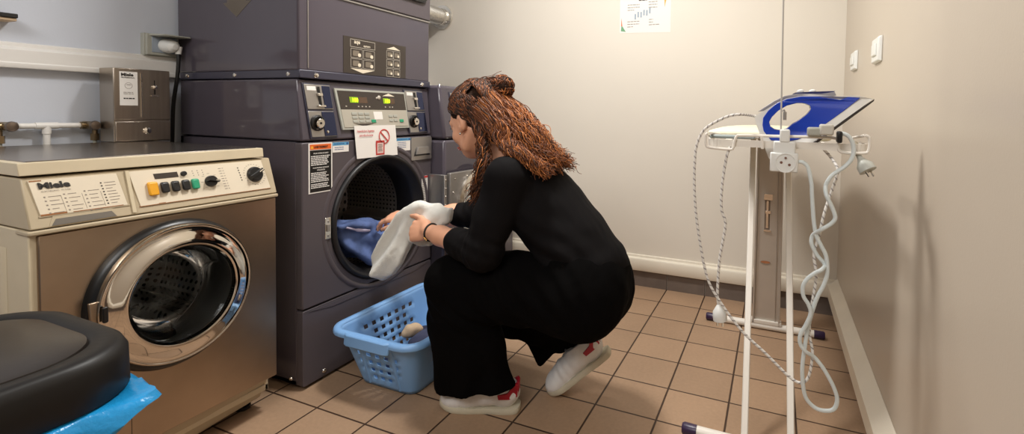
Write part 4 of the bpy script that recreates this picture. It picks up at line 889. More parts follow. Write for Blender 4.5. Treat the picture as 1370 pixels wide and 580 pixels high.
m = MB(); m.cyl((1.3255, SY, .90), (1.316, SY, 1.70),   .0019, 0, 10); r0 = m.build('cord_rod', mat('rod_grey', (186, 182, 176), .4), I)
m = MB(); h_ = at(1050, 155, y=SY-.002); m.cyl(h_-np.array([0, 0, .009]), h_+np.array([0, 0, .009]), .0036, 0, 12); m.tube(crom([h_+np.array([0, 0, .009]), h_+np.array([-.002, 0, .014]), h_+np.array([-.005, 0, .010])], 5), .0014, seg=8); m.build('rod_hook', M_alu, r0)

# ------------------------------------------------------------------ steam iron leaning in the rest
IY = -1.352
Ir = thing('steam_iron', 'blue and white steam iron standing nose-up in the ironing board rest', 'iron', tuple(at(1045, 205, y=IY)))
def ipt(u, v): p = at(u, v, y=IY); return np.array([p[0], p[2]])
tip = ipt(1168.5, 133); hl = ipt(1060, 211); sd = unit(hl-tip); sn = np.array([sd[1], -sd[0]])
if (ipt(1050, 140)-tip)@sn < 0: sn = -sn
LEN = np.linalg.norm(hl-tip)
def hw(p, wmax, top, h0=.10):
    u = np.clip((p-tip)@sd/LEN, 0, 1.1); v = np.clip(((p-tip)@sn)/h0, 0, 1)
    return wmax*(np.sqrt(np.clip(u, .004, 1))*(1-.12*max(0, u-.75)/.25))*(1-v)+top*v*min(1, u*3+.25)
def slab_solid(name, outer, holes, mats, wmax, top, parent, bevel=.003, h0=.10, dens=3):
    O = [ipt(*p) for p in outer]; HH = [[ipt(*p) for p in h] for h in holes]
    def dense(L):
        out = []
        for i in range(len(L)):
            a, b = L[i], L[(i+1) % len(L)]; k = max(1, int(np.linalg.norm(b-a)/.010)); out += [a+(b-a)*j/k for j in range(k)]
        return out
    O = dense(O); HH = [dense(h) for h in HH]; loops = [O]+HH
    tri = tessellate_polygon([[Vector((p[0], p[1], 0)) for p in L] for L in loops]); P = [p for L in loops for p in L]; n = len(P)
    V = [(p[0], IY-hw(p, wmax, top, h0), p[1]) for p in P]+[(p[0], IY+hw(p, wmax, top, h0), p[1]) for p in P]
    Fs = [tuple(t) for t in tri]+[tuple(n+i for i in t[::-1]) for t in tri]; o = 0
    for L in loops:
        k = len(L); Fs += [(o+i, o+(i+1) % k, n+o+(i+1) % k, n+o+i) for i in range(k)]; o += k
    m = MB(); m.add(V, Fs); ob = m.build(name, mats, parent, bevel=bevel, angle=50)
    bm = bmesh.new(); bm.from_mesh(ob.data); bmesh.ops.recalc_face_normals(bm, faces=bm.faces); bm.to_mesh(ob.data); bm.free(); ob.data.set_sharp_from_angle(angle=rad(40)); return ob
hole = [(1030.8, 168.8), (1029.2, 163), (1032.7, 156.5), (1041.2, 148), (1052.6, 141.3), (1065.8, 138), (1075.3, 138), (1083, 141.3), (1084.2, 146), (1079, 152.7), (1069.6, 159.7), (1060.2, 165), (1052.6, 171.6), (1045, 174), (1036.5, 172.6)]
hole2 = [(1027.5+(u-1029)*1.03, v+.4) for u, v in hole]
slab_solid('iron_shell', [(1010, 156), (1012, 165), (1017, 180), (1029, 211), (1038, 211), (1049, 191), (1084, 191), (1112.5, 170.5), (1167.5, 132.2), (1151, 129), (1138, 128), (1120, 129.5), (1105, 128.4), (1085, 126.5), (1068, 126.5), (1052, 129.5), (1038, 136), (1022, 147)], [hole], mat('iron_white', (236, 234, 228), .25), .040, .017, Ir)
slab_solid('handle', [(1020.3, 166.9), (1021.3, 157.4), (1028, 148), (1039.3, 138.4), (1052.6, 132.8), (1071.5, 129.6), (1096, 130), (1122.7, 133.9), (1134, 130), (1150, 131), (1126.5, 149), (1103.8, 165), (1090, 176), (1066, 186), (1054.5, 188), (1031.7, 187), (1022, 175)], [hole], mat('iron_blue', (24, 62, 178), .22, coat=.3), .0395, .0215, Ir, bevel=.004)['label'] = 'glossy blue handle and body'
slab_solid('sole_plate', [(1169.8, 132.2), (1168.8, 135.2), (1114.5, 173.5), (1090, 191.5), (1085, 191), (1112.5, 170.8)], [], mat('sole_dark', (66, 60, 58), .3, metal=.6), .043, .043, Ir, bevel=.0008)['label'] = 'dark metal sole plate'
slab_solid('water_tank_top', [(1014, 149.5), (1022, 144), (1036, 135), (1050, 128.5), (1066, 125.5), (1098, 126), (1116, 123), (1118, 128), (1098, 129.5), (1068, 128), (1052, 131), (1038, 138), (1022, 148)], [], mat('iron_grey', (150, 148, 156), .3), .02, .0185, Ir, bevel=.002)
slab_solid('button_bar', [(1060, 126), (1064, 124), (1080, 123), (1117, 121.8), (1114, 124), (1098, 126.5), (1066, 127)], [], mat('iron_dark_blue', (42, 46, 96), .3), .012, .012, Ir, bevel=.001)
for u in (1071, 1087):
    p = at(u, 123, y=IY); m = MB(); m.lathe([(.008, -.004), (.008, .003), (.004, .006), (0, .0065)], p, (-.1, 0, 1), 0, 16); m.build('steam_button', M_white, Ir)
# iron cord: braided, with its plug hanging near the floor
CYL = -1.412
def wp_(pts, y): return [at(u, v, y=y) for u, v in pts]
seg1 = wp_([(1012, 157), (1007, 155), (991, 153), (975.5, 155), (957.6, 162.8), (943.8, 171.7), (937, 181.4), (932, 195), (930, 209), (929, 240), (930.7, 280), (937, 326.6), (947, 373), (964, 404), (992.4, 442), (1023.4, 471.4), (1052.8, 500.7), (1068, 511), (1078, 509), (1084, 496), (1087, 470), (1083, 445), (1086, 408), (1092, 370), (1089, 340), (1096, 315), (1102.7, 285), (1113, 260), (1120, 240), (1121.8, 226), (1114.8, 213), (1105, 202)], CYL-.02)
for k, P in enumerate(seg1):
    if k < 2: P[1] = IY
    elif k == 2: P[1] -= .0
    if k > 26: P[1] = TY+.03 if k > 29 else CYL
seg1.append(np.array([seg1[-1][0]-.02, TY+.04, .897])); seg1.append(np.array([seg1[-1][0]-.05, TY+.05, .8965])); seg1 += [np.array([1.26, TY+.05, .8965]), np.array([1.225, TY+.035, .892])]
seg1 += wp_([(974.2, 203), (970.7, 217), (966, 250), (965.4, 280), (970.6, 300.7), (962.8, 347), (960, 390), (961, 408)], CYL-.008)
m = MB(); m.tube(crom(seg1, 8), .0031, seg=10, uv=True); m.build('cord', M_rope, Ir)
m = MB(); a, b = at(962, 410, y=CYL-.008), at(963.5, 428, y=CYL-.008); d = unit(b-a); L = np.linalg.norm(b-a); m.lathe([(.004, -.006), (.008, 0), (.0155, L*.35), (.0165, L*.75), (.016, L), (0, L)], a, d, 0, 20)
for s_ in (-1, 1): m.cyl(b+np.array([.006*s_, 0, 0]), b+np.array([.006*s_, 0, -.014]), .0022, 1, 10)
pl = m.build('plug', [M_white, M_chrome], Ir)

# ------------------------------------------------------------------ white extension lead
X = thing('extension_lead', 'smooth white extension lead looping down from the ironing board outlet', 'cable', tuple(at(1090, 300, y=TY)))
s1 = wp_([(1067, 216), (1074, 217), (1081, 224), (1085.5, 245), (1086.4, 262), (1088.9, 296), (1092.2, 315), (1099, 329), (1105.4, 343), (1106.8, 364.7), (1102, 381), (1094.4, 395), (1088, 412), (1081, 437), (1077, 462), (1073.5, 490), (1074.5, 515), (1079, 533), (1092.4, 546), (1108, 549), (1117, 545), (1120, 533), (1116, 519), (1109.7, 506), (1100, 490), (1089, 477), (1077, 466), (1070, 455), (1071, 443), (1078, 431), (1084, 416), (1081, 404), (1074.5, 393), (1074, 380), (1080, 370), (1090, 362.5), (1099, 357.8), (1103.5, 354), (1093, 341.3), (1086, 326), (1088, 315), (1098, 305), (1110.9, 297.2), (1116.5, 289), (1112, 275), (1105, 260), (1104.5, 250), (1108, 241), (1115, 233), (1131, 222), (1140, 211), (1142, 197), (1137, 184), (1128, 178.5), (1120, 179)], TY-.02)
for k, P in enumerate(s1):
    if k == 0: P[1] = SY-.006
    if 26 <= k < 37: P[1] -= .013
    if 37 <= k < 46: P[1] += .006 if k < 41 else -.014
    if k >= len(s1)-3: P[1] = TY-.022
m = MB(); m.tube(crom(s1, 7), .0043, seg=10); m.build('cable', mat('white_cable', (214, 222, 222), .4), X)
def blk(m, u0, v0, u1, v1, y0, y1, mi):
    a = at(u0, v1, y=TY); b = at(u1, v0, y=TY); m.box((a[0], y0, a[2]), (b[0], y1, b[2]), mi)
m = MB(); blk(m, 1079, 170, 1099, 181, TY-.030, TY-.004, 0); blk(m, 1095, 166, 1114, 180, TY-.034, TY-.004, 1); m.build('connector', [M_greyp, mat('light_grey_plastic', (196, 192, 182), .45)], X, bevel=.004)
m = MB(); blk(m, 1117.5, 175, 1125, 190, TY-.036, TY-.008, 0); m.build('strain_relief', M_black, X, bevel=.003)
G = thing('power_plug', 'grey plug hanging under the right end of the ironing board rest', 'plug', tuple(at(1158, 225, y=TY)))
a, b = at(1151, 212, y=TY), at(1161, 229, y=TY); d = unit(b-a+np.array([0, -.012, 0])); L = np.linalg.norm(b-a)
m = MB(); m.lathe([(.005, -.008), (.006, 0), (.009, L*.2), (.0165, L*.55), (.0175, L), (.012, L+.001), (0, L-.004)], a, d, 0, 20)
a1, b1, d1 = frame(d)
for s_ in (-1, 1): m.cyl(a+d*L+a1*.0085*s_, a+d*(L+.013)+a1*.0085*s_, .0022, 1, 10)
m.build('plug_body', [mat('pale_grey_plastic', (188, 190, 182), .45), M_chrome], G)
m = MB(); m.tube(crom([(a[0]-.006, TY+.03, .892), (a[0]-.006, TY+.012, .880), a-d*.02, a], 6), .0045); m.build('plug_cable', mat('grey_beige_cable', (158, 148, 128), .5), G)
# ------------------------------------------------------------------ the woman
PY = -1.245
M_skin = mat('skin', (226, 168, 136), .48, var=.04, vscale=18, bump=.02, bscale=300)
M_top = mat('black_jersey', (15, 13, 14), .85, spec=.12, bump=.08, bscale=500)
M_trs = mat('black_trouser_cloth', (8, 7, 7), .95, spec=.06, bump=.08, bscale=450)
Wm = thing('person', 'woman in black with curly auburn hair and a bun, crouching and holding a white towel', 'person', (.58, -1.22, 0))
A3 = lambda *a: np.array(a, float)
hc = A3(.408, -1.252, .912); hf = unit((-.92, .10, -.36)); hs = unit(np.cross(hf, (0, 0, 1))); hu = np.cross(hs, hf)   # forward, her left->right side, up
if hs[1] > 0: hs = -hs          # hs points to the camera side (her left)
Hd = lambda f, s, u: hc+hf*f+hs*s+hu*u
HR3 = np.stack([hf, hs, hu], 1)
shL, elL, wrL = A3(.600, -1.385, .752), at(646, 336, y=-1.425), at(573, 309, y=-1.325)
shR, elR, wrR = A3(.525, -1.095, .745), A3(.285, -1.075, .560), at(546, 290, y=-1.14)
hipL, knL, anL = A3(.80, -1.31, .42), A3(.395, -1.36, .415), A3(.528, -1.292, .10)
hipR, knR, anR = A3(.80, -1.17, .40), A3(.420, -1.065, .20), A3(.745, -1.10, .185)
bd = SDF((-.16, -1.50, .05), (.96, -.99, 1.06), .0038)
# head
bd.ell(Hd(-.012, 0, .028), (.094, .074, .082), HR3, .0); bd.ell(Hd(.022, 0, -.030), (.066, .060, .078), HR3, .03); bd.ell(Hd(.050, 0, -.086), (.026, .028, .020), HR3, .03)
bd.cap(Hd(.03, .045, -.07), Hd(-.02, .058, -.035), .018, .016, .02); bd.cap(Hd(.03, -.045, -.07), Hd(-.02, -.058, -.035), .018, .016, .02)
for sgn in (1, -1):
    bd.ell(Hd(.075, .030*sgn, .005), (.016, .016, .010), HR3, .012, 'cut'); bd.ell(Hd(.070, .030*sgn, .004), (.0125, .0135, .0115), HR3, .003)
    bd.cap(Hd(.078, .016*sgn, .022), Hd(.068, .045*sgn, .020), .007, .006, .012); bd.ell(Hd(.058, .040*sgn, -.030), (.018, .018, .016), HR3, .02)
    bd.ell(Hd(-.006, .082*sgn, -.002), (.017, .013, .029), HR3, .006); bd.ell(Hd(.002, .095*sgn, .0), (.009, .008, .018), HR3, .004, 'cut'); bd.ell(Hd(.008, .078*sgn, -.024), (.008, .008, .010), HR3, .006)
    bd.ell(Hd(.090, .008*sgn, -.032), (.009, .008, .007), HR3, .006)
bd.cap(Hd(.080, 0, .012), Hd(.100, 0, -.028), .0065, .0095, .010); bd.ell(Hd(.080, 0, -.055), (.012, .022, .0060), HR3, .006); bd.ell(Hd(.079, 0, -.064), (.012, .019, .0065), HR3, .005)
bd.cap(Hd(.094, .018, -.0598), Hd(.094, -.018, -.0598), .0016, .0016, .003, op='cut')
nk = A3(.535, -1.243, .790); bd.chain([Hd(-.03, 0, -.05), Hd(-.05, 0, -.115), nk], [.050, .047, .055], .025)
# slim core hidden in the clothes keeps the figure one continuous surface
bd.chain([nk, A3(.625, PY, .690), A3(.72, PY, .58), A3(.80, PY, .44)], [.06, .085, .085, .09], .04)
bd.chain([nk, shL, elL], [.04, .046, .038], .03); bd.chain([nk, shR, elR], [.04, .044, .036], .03)
bd.chain([A3(.80, PY, .43), hipL, knL, anL], [.08, .075, .05, .032], .03); bd.chain([A3(.80, PY, .42), hipR, knR, anR], [.08, .07, .048, .032], .03)
def forearm(el, wr): bd.chain([el, el+(wr-el)*.3, el+(wr-el)*.75, wr], [.037, .040, .029, .0245], .02)
forearm(elL, wrL); forearm(elR, wrR)
NAILS = []
def hand(wr, d, back, thumb, curl, tcurl, spread=.10, sc=.92, td=(.75, .62, -.25)):
    d = unit(d); back = unit(np.array(back)-d*(np.array(back)@d)); th = np.cross(d, back)
    if th@np.array(thumb) < 0: th = -th
    bd.ell(wr+d*.045*sc, (.05*sc, .036*sc, .015*sc), np.stack([d, th, back], 1), .012)
    base = [(.031, .082), (.0105, .088), (-.010, .084), (-.029, .074)]; seg = [(.040, .024, .019), (.044, .028, .020), (.041, .026, .020), (.032, .020, .017)]
    for i, ((o, k), ls) in enumerate(zip(base, seg)):
        p = wr+(d*k+th*o)*sc; bd.cap(wr+(d*.02+th*o*.7)*sc, p, .0115*sc, .0098*sc, .010); a = 0; q = p; rr = (.0088, .0090, .0086, .0076)[i]*sc
        for j, L in enumerate(ls):
            a += curl[i][j]; dd = d*math.cos(a)-back*math.sin(a)+th*spread*(1.5-i)*.35*math.cos(a); q2 = q+unit(dd)*L*sc
            bd.cap(q, q2, rr*(1-.08*j), rr*(1-.08*(j+1)), .004 if j else .006); q = q2
        nb_ = unit(back*math.cos(a)+d*math.sin(a)); NAILS.append((q-unit(dd)*.003*sc+nb_*rr*.72, unit(dd), nb_, .0052*sc))
    p = wr+(d*.022+th*.026-back*.004)*sc; q = p+unit(d*td[0]+th*td[1]+back*td[2])*.040*sc; bd.cap(wr+(d*.012+th*.012)*sc, p, .015*sc, .014*sc, .012); bd.cap(p, q, .0135*sc, .0105*sc, .010)
    q2 = q+unit(d*(td[0]+.2-tcurl*.3)+th*(td[1]-.3-tcurl)+back*(td[2]-.05))*.033*sc; bd.cap(q, q2, .0102*sc, .0092*sc, .004); q3 = q2+unit(d*(td[0]+.2-tcurl*.2)+th*(td[1]-.5-tcurl)+back*(td[2]-.10))*.026*sc; bd.cap(q2, q3, .0092*sc, .0078*sc, .004)
    NAILS.append((q3+th*.006*sc, unit(q3-q2), th, .0058*sc))
hand(wrL, (-.93, .16, -.14), (.12, -.82, .42), (.0, -.35, 1), [(.85, .8, .5), (.85, .85, .5), (.9, .85, .5), (.9, .85, .5)], .0, td=(.85, .58, .10))
hand(wrR, (-.97, -.06, -.06), (-.08, -.35, .92), (0, -1, -.2), [(.35, .45, .3), (.42, .5, .3), (.45, .5, .35), (.5, .5, .35)], .25)
V, Q = bd.mesh(2); body = fast_mesh('body', V, Q, M_skin, Wm); del bd
m = MB()
for p, d, nn, r_ in NAILS[:]:
    s_ = np.cross(d, nn); m.add([p+d*r_*a*1.25+s_*r_*b+nn*.0006*c for a, b, c in ((-1, -.8, 0), (-1, .8, 0), (.2, 1, 0), (1, .55, -1), (1, -.55, -1), (.2, -1, 0))], [(0, 1, 2, 3, 4, 5)])
m.build('fingernail', mat('dark_nail', (60, 30, 34), .25), body)
for sgn in (1, -1):
    m = MB(); e = Hd(.0735, .030*sgn, .0042); m.sph(e, .0105, 0, 16); m.lathe([(.0052, .0092), (.004, .0100), (0, .0104)], e, unit(hf*.9-hu*.35), 1, 16); ey = m.build('eye', [mat('eye_white', (225, 220, 214), .2), mat('iris_brown', (50, 32, 22), .15)], body)
    m = MB(); m.tube(crom([Hd(.081, .019*sgn, .0035), Hd(.0855, .030*sgn, .0085), Hd(.078, .042*sgn, .003)], 5), .0016, seg=6); m.build('eyelash', M_inkd, ey)
    m = MB(); m.tube(crom([Hd(.086, .014*sgn, .026), Hd(.084, .030*sgn, .032), Hd(.070, .047*sgn, .026)], 5), [.0022]*5+[.0030]*3+[.0014]*3, seg=6); m.build('eyebrow', mat('brow_brown', (60, 38, 26), .8), body)
m = MB(); m.tube(crom([Hd(.0905, .021, -.0595), Hd(.0935, .010, -.0565), Hd(.0925, 0, -.0578), Hd(.0935, -.010, -.0565), Hd(.0905, -.021, -.0595)], 4), .0026, seg=6); m.tube(crom([Hd(.0890, .018, -.0635), Hd(.0925, 0, -.0665), Hd(.0890, -.018, -.0635)], 6), .0032, seg=6); m.build('lips', mat('lip_rose', (190, 110, 100), .4), body)
m = MB(); m.sph(Hd(.006, .089, -.036), .0042, 0, 12); m.build('earring', M_chrome, Wm)
# top
tp = SDF((.20, -1.54, .36), (.98, -.96, .86), .0048); Sy = (1, 1.42, 1)
tp.chain([A3(.815, PY, .485), A3(.745, PY, .565), A3(.675, PY, .640), A3(.618, PY, .695), A3(.575, PY, .735)], [.108, .098, .100, .096, .074], .04, Sy)
tp.chain([A3(.60, -1.19, .760), shL], [.055, .060], .04); tp.chain([A3(.575, -1.25, .765), shR], [.055, .056], .04); tp.cap(nk+A3(.03, 0, -.015), nk+A3(.008, 0, .004), .062, .054, .02)
tp.ell((.555, -1.30, .655), (.065, .06, .06), None, .04); tp.ell((.545, -1.17, .655), (.065, .06, .06), None, .04)
sl = .40; tp.chain([shL, shL+(elL-shL)*.55, elL, elL+(wrL-elL)*sl], [.064, .059, .055, .047], .02)
slr = .28; tp.chain([shR, shR+(elR-shR)*.55, elR, elR+(wrR-elR)*slr], [.058, .053, .049, .044], .02)
dl = unit(wrL-elL); dr_ = unit(wrR-elR)
def cutcyl(s, c, d, R, L):
    """flat cuff: remove what lies beyond the sleeve end"""
    s.cap(np.array(c)+d*(L+.0), np.array(c)+d*(L+.16), L, L, .0, op='cut')
def bunch(P):
    e = 0
    for el, wr, sh in ((elL, wrL, shL), (elR, wrR, shR)):
        d = np.linalg.norm(P-el.astype(np.float32), axis=1); t = (P-el)@unit(wr-el); u = (P-el)@unit(sh-el); e = e+np.exp(-(d/.07)**2)*(.0035*np.sin(t*210)+.003*np.sin(u*170+1.5))
    w = np.exp(-(((P-np.array([.74, -1.40, .52]))/np.array([.12, .2, .10]))**2).sum(1)); e = e+w*.004*np.sin((P@np.array([.5, .1, .86]))*120+1.2*np.sin(P[:, 0]*30))
    return e+.0022*wob(P, 40, 11)+.0012*wob(P, 95, 12)
tp.noise(bunch)
tp.cap(nk+A3(-.012, 0, .022), nk+A3(-.03, 0, .05), .050, .054, .0, op='cut')
V, Q = tp.mesh(1); fast_mesh('long_sleeved_top', V, Q, M_top, Wm)
# trousers
tr = SDF((.24, -1.52, .015), (1.0, -.94, .60), .0048)
tr.ell((.800, PY, .430), (.132, .185, .125), None, .0); tr.cap((.815, PY, .49), (.78, PY, .52), .098, .095, .04, (1, 1.5, 1))
tr.ell((.805, -1.315, .408), (.122, .105, .112), None, .04); tr.ell((.800, -1.170, .392), (.118, .10, .110), None, .04)
tr.chain([hipL, hipL+(knL-hipL)*.5, knL], [.118, .100, .080], .04); tr.chain([A3(.79, -1.16, .39), A3(.60, -1.10, .28), knR], [.112, .094, .072], .04)
# left lower leg: a wide straight trouser leg down to the shoe
tr.chain([knL+A3(-.005, 0, -.01), A3(.372, -1.355, .28), A3(.398, -1.350, .03)], [.074, .058, .052], .03); tr.chain([A3(.475, -1.350, .33), A3(.503, -1.336, .22), A3(.558, -1.316, .03)], [.060, .051, .050], .05)
tr.chain([A3(.44, -1.355, .34), A3(.45, -1.345, .20), A3(.48, -1.335, .03)], [.075, .066, .060], .05)
# right lower leg kneeling back, with its hem hanging
tr.chain([knR, A3(.56, -1.085, .205), A3(.715, -1.10, .225)], [.070, .066, .052], .04); tr.chain([A3(.53, -1.085, .19), A3(.573, -1.092, .062)], [.045, .008], .015); tr.chain([A3(.63, -1.09, .19), A3(.585, -1.092, .075)], [.052, .010], .02); tr.chain([A3(.69, -1.10, .20), A3(.655, -1.10, .155)], [.045, .03], .03)
def tfold(P):
    w = np.exp(-(((P-np.array([.70, -1.42, .44]))/np.array([.16, .12, .12]))**2).sum(1)); e = w*.005*np.sin(P@np.array([95., 10, 80])+1.5*np.sin(P[:, 0]*22))
    k = np.exp(-(((P-np.array([.46, -1.40, .33]))/np.array([.12, .2, .06]))**2).sum(1)); e = e+k*.005*np.sin(P@np.array([70., 0, 110]))
    l = np.clip((.30-P[:, 2])/.25, 0, 1)*(P[:, 1] < -1.2); e = e+l*.006*np.sin(P[:, 0]*62+P[:, 1]*40+.6*np.sin(P[:, 2]*25))
    return e+.0025*wob(P, 34, 21)+.0012*wob(P, 90, 22)
tr.noise(tfold)
sl_ = tr.sub((.28, -1.5, .0), (.70, -1.22, .2)); P = sl_[1]; hem = .064+.036*np.clip((P[..., 0]-.38)/.22, 0, 1)+.004*np.sin(P[..., 0]*40)
tr.put(sl_[0], (P[..., 2]-hem).astype(np.float32)*1., 0., 'cut')
V, Q = tr.mesh(1); fast_mesh('wide_trousers', V, Q, M_trs, Wm)
m = MB(); c = wrL+(elL-wrL)*.06; m.tube([c+frame(dl)[0]*.0275*math.cos(a)+frame(dl)[1]*.0275*math.sin(a)-dl*.004*math.cos(a) for a in np.linspace(0, 2*math.pi, 25)], .0034, seg=8); wb = m.build('wristband', M_inkd, Wm); wb['label'] = 'black elastic wristband'
m = MB(); 
for k in range(3): m.sph(c+A3(.004*k-.004, -.029, -.012-.003*k), .0028, 0, 8)
m.build('bead', mat('gold_bead', (220, 180, 110), .2, metal=1), wb)
# sneakers
M_lea = mat('white_leather', (232, 230, 228), .5, var=.05, vscale=40, bump=.04, bscale=120); M_sole = mat('worn_white_sole', (206, 198, 176), .6, var=.06, vscale=30); M_tab = mat('crimson_leather', (170, 24, 44), .45)
def shoe(Mx, label):
    s = SDF((-.02, -.06, -.01), (.27, .06, .13), .003)
    s.ell((.040, 0, .052), (.042, .033, .045), None, .0); s.chain([(.035, 0, .060), (.10, 0, .052), (.150, 0, .042), (.195, 0, .034)], [.032, .037, .036, .034], .02, (1, 1.05, 1)); s.ell((.200, 0, .030), (.046, .042, .028), None, .02); s.cap((.01, 0, .06), (.018, 0, .092), .016, .010, .02, (1, 1.6, 1)); s.cap((.06, 0, .07), (.075, 0, .088), .030, .028, .02)
    s.cap((.025, 0, .10), (.075, 0, .112), .022, .024, .004, (1, 1.05, 1), 'cut'); s.half((0, 0, .013), (0, 0, -1)); s.half((0, 0, .093), (0, 0, 1)); s.noise(lambda P: .0008*wob(P, 90, 31)+.0014*np.sin(P[:, 0]*230)*np.exp(-((P[:, 0]-.155)/.03)**2))
    V, Q = s.mesh(1); V4 = (np.c_[V, np.ones(len(V))]@np.array(Mx).T)[:, :3]; u_ = fast_mesh('sneaker', V4, Q, M_lea, Wm); u_['label'] = label
    out = [(x, y) for x, y, _ in crom([(-.012, 0, 0), (-.006, .026, 0), (.03, .036, 0), (.09, .036, 0), (.15, .044, 0), (.205, .043, 0), (.240, .025, 0), (.249, 0, 0), (.240, -.027, 0), (.205, -.045, 0), (.15, -.044, 0), (.09, -.036, 0), (.03, -.036, 0), (-.006, -.026, 0), (-.012, 0, 0)], 4)[:-1]]
    spr = lambda x: .010*max(0, (x-.19)/.06)**1.5
    m = MB(); loft(m, [[(x*.985+.002, y*.96, spr(x)) for x, y in out], [(x, y, .003+spr(x)) for x, y in out], [(x, y, .0145+spr(x)) for x, y in out], [(x*.99+.001, y*.97, .0185+spr(x)) for x, y in out]]); m.xf(Mx).build('sole', M_sole, u_, angle=50)
    m = MB(); P = [(-.0065, .092), (.000, .096), (.009, .090), (.024, .072), (.055, .066), (.052, .052), (.020, .052), (-.0045, .054)]
    hwid = lambda x: .037*math.sqrt(max(.02, 1-((x-.045)/.056)**2)) if x < .045 else .0375
    for sg in (1, -1):
        m.prism([(x, sg*(hwid(x)-.006), z) for x, z in (P if sg < 0 else P[::-1])], [(x-.001, sg*(hwid(x)+.0058), z) for x, z in (P if sg < 0 else P[::-1])])
    m.prism([(-.002, -.016, .052), (-.002, .016, .052), (.0, .011, .095), (.0, -.011, .095)], [(-.0085, -.015, .054), (-.0085, .015, .054), (-.0085, .010, .094), (-.0085, -.010, .094)][::1])
    m.xf(Mx).build('heel_tab', M_tab, u_, bevel=.0012)
    m = MB()
    for k in range(4):
        x = .105+.017*k; z = .0965-.0085*k-.0012*k*k; m.tube(crom([(x, -.024, z-.012), (x+.005, -.012, z-.002), (x+.006, 0, z), (x+.005, .012, z-.002), (x, .024, z-.012)], 4), .0024, seg=6)
    m.xf(Mx).build('lace', mat('grey_lace', (176, 176, 178), .8), u_)
    m = MB()
    for k in range(4):
        x = .103+.017*k; z = .080-.0085*k-.0012*k*k
        for sg in (1, -1): m.sph((x, sg*.0275, z), .0024, 0, 8)
    m.xf(Mx).build('eyelet', M_inkd, u_)
def fmat(o, d, upv=(0, 0, 1)):
    d = unit(d); y = unit(np.cross(upv, d)); z = np.cross(d, y); return Matrix(((d[0], y[0], z[0], o[0]), (d[1], y[1], z[1], o[1]), (d[2], y[2], z[2], o[2]), (0, 0, 0, 1)))
shoe(fmat((.580, -1.272, 0), (-.232, -.078, 0)), 'flat left white sneaker')
shoe(fmat((.826, -1.088, .147), (-.165, -.045, -.143), (.0, 0, 1)), 'right white sneaker raised on its toe')
# hair: close cap, bun, and many curly strands
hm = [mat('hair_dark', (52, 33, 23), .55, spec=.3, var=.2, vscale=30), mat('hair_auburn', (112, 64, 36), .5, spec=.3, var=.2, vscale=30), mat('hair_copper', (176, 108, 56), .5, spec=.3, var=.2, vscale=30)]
hs_ = SDF((.24, -1.46, .66), (.74, -1.06, 1.10), .0042)
hs_.ell(Hd(-.018, 0, .034), (.096, .0785, .087), HR3, 0); hs_.ell(Hd(-.045, 0, -.015), (.068, .076, .082), HR3, .02)
bun = at(671, 117, y=-1.25); hs_.ell(bun, (.036, .036, .034), None, .012); hs_.cap(Hd(-.055, 0, .085), bun, .034, .03, .02)
hs_.cap(Hd(-.06, 0, -.01), A3(.545, -1.255, .882), .062, .054, .03); hs_.chain([A3(.545, -1.255, .882), A3(.61, -1.26, .835), A3(.672, -1.265, .795)], [.048, .040, .026], .04, (1, 1.5, 1))
hs_.ell(Hd(.090, -.0, -.035), (.075, .105, .088), HR3, .015, 'cut'); hs_.ell(Hd(.070, .0, .02), (.040, .060, .040), HR3, .015, 'cut')
hs_.noise(lambda P: .0025*wob(P, 70, 41)+.0015*wob(P, 210, 42))
V, Q = hs_.mesh(1); hair = fast_mesh('hair', V, Q, mat('hair_under', (46, 29, 20), .8, spec=.15, var=.35, vscale=60, bump=.8, bscale=160), Wm); hair['label'] = 'long curly auburn hair gathered in a bun on top'
def strands(name, paths, r0, r1, mi, parent, sides=5):
    """paths: (N, n, 3)"""
    P = np.array(paths); N, n, _ = P.shape; T = np.gradient(P, axis=1); T /= np.linalg.norm(T, axis=2, keepdims=True)+1e-12
    a = np.cross(T, np.array([.31, .87, .38])); a /= np.linalg.norm(a, axis=2, keepdims=True)+1e-12; b = np.cross(T, a)
    R = (r0+(r1-r0)*np.linspace(0, 1, n)**1.5)[None, :, None, None]; th = np.arange(sides)*2*math.pi/sides
    V = P[:, :, None, :]+R*(a[:, :, None, :]*np.cos(th)[None, None, :, None]+b[:, :, None, :]*np.sin(th)[None, None, :, None])
    i = np.arange(N)[:, None, None]; j = np.arange(n-1)[None, :, None]; k = np.arange(sides)[None, None, :]; f = lambda jj, kk: (i*n+jj)*sides+kk % sides
    Q = np.stack([f(j, k), f(j, k+1), f(j+1, k+1), f(j+1, k)], -1).reshape(-1, 4); mi = np.repeat(np.array(mi), (n-1)*sides)
    return fast_mesh(name, V.reshape(-1, 3), Q, hm, parent, mi=mi)
def curly(ctrl, amp, wl, n=44):
    c = crom(ctrl, 12); L = np.concatenate([[0], np.cumsum(np.linalg.norm(np.diff(c, axis=0), axis=1))]); s = np.linspace(0, L[-1], n); c = np.stack([np.interp(s, L, c[:, i]) for i in range(3)], 1)
    T = np.gradient(c, axis=0); T /= np.linalg.norm(T, axis=1, keepdims=True); a = np.cross(T, RNG.normal(size=3)); a /= np.linalg.norm(a, axis=1, keepdims=True)+1e-9; b = np.cross(T, a)
    ph = RNG.uniform(0, 6.28); w = 2*math.pi*s/wl*(1+.15*np.sin(s*20+ph))+ph; A = amp*np.clip(s/(L[-1]*.45), .12, 1)
    return c+a*(A*np.cos(w))[:, None]+b*(A*np.sin(w))[:, None]
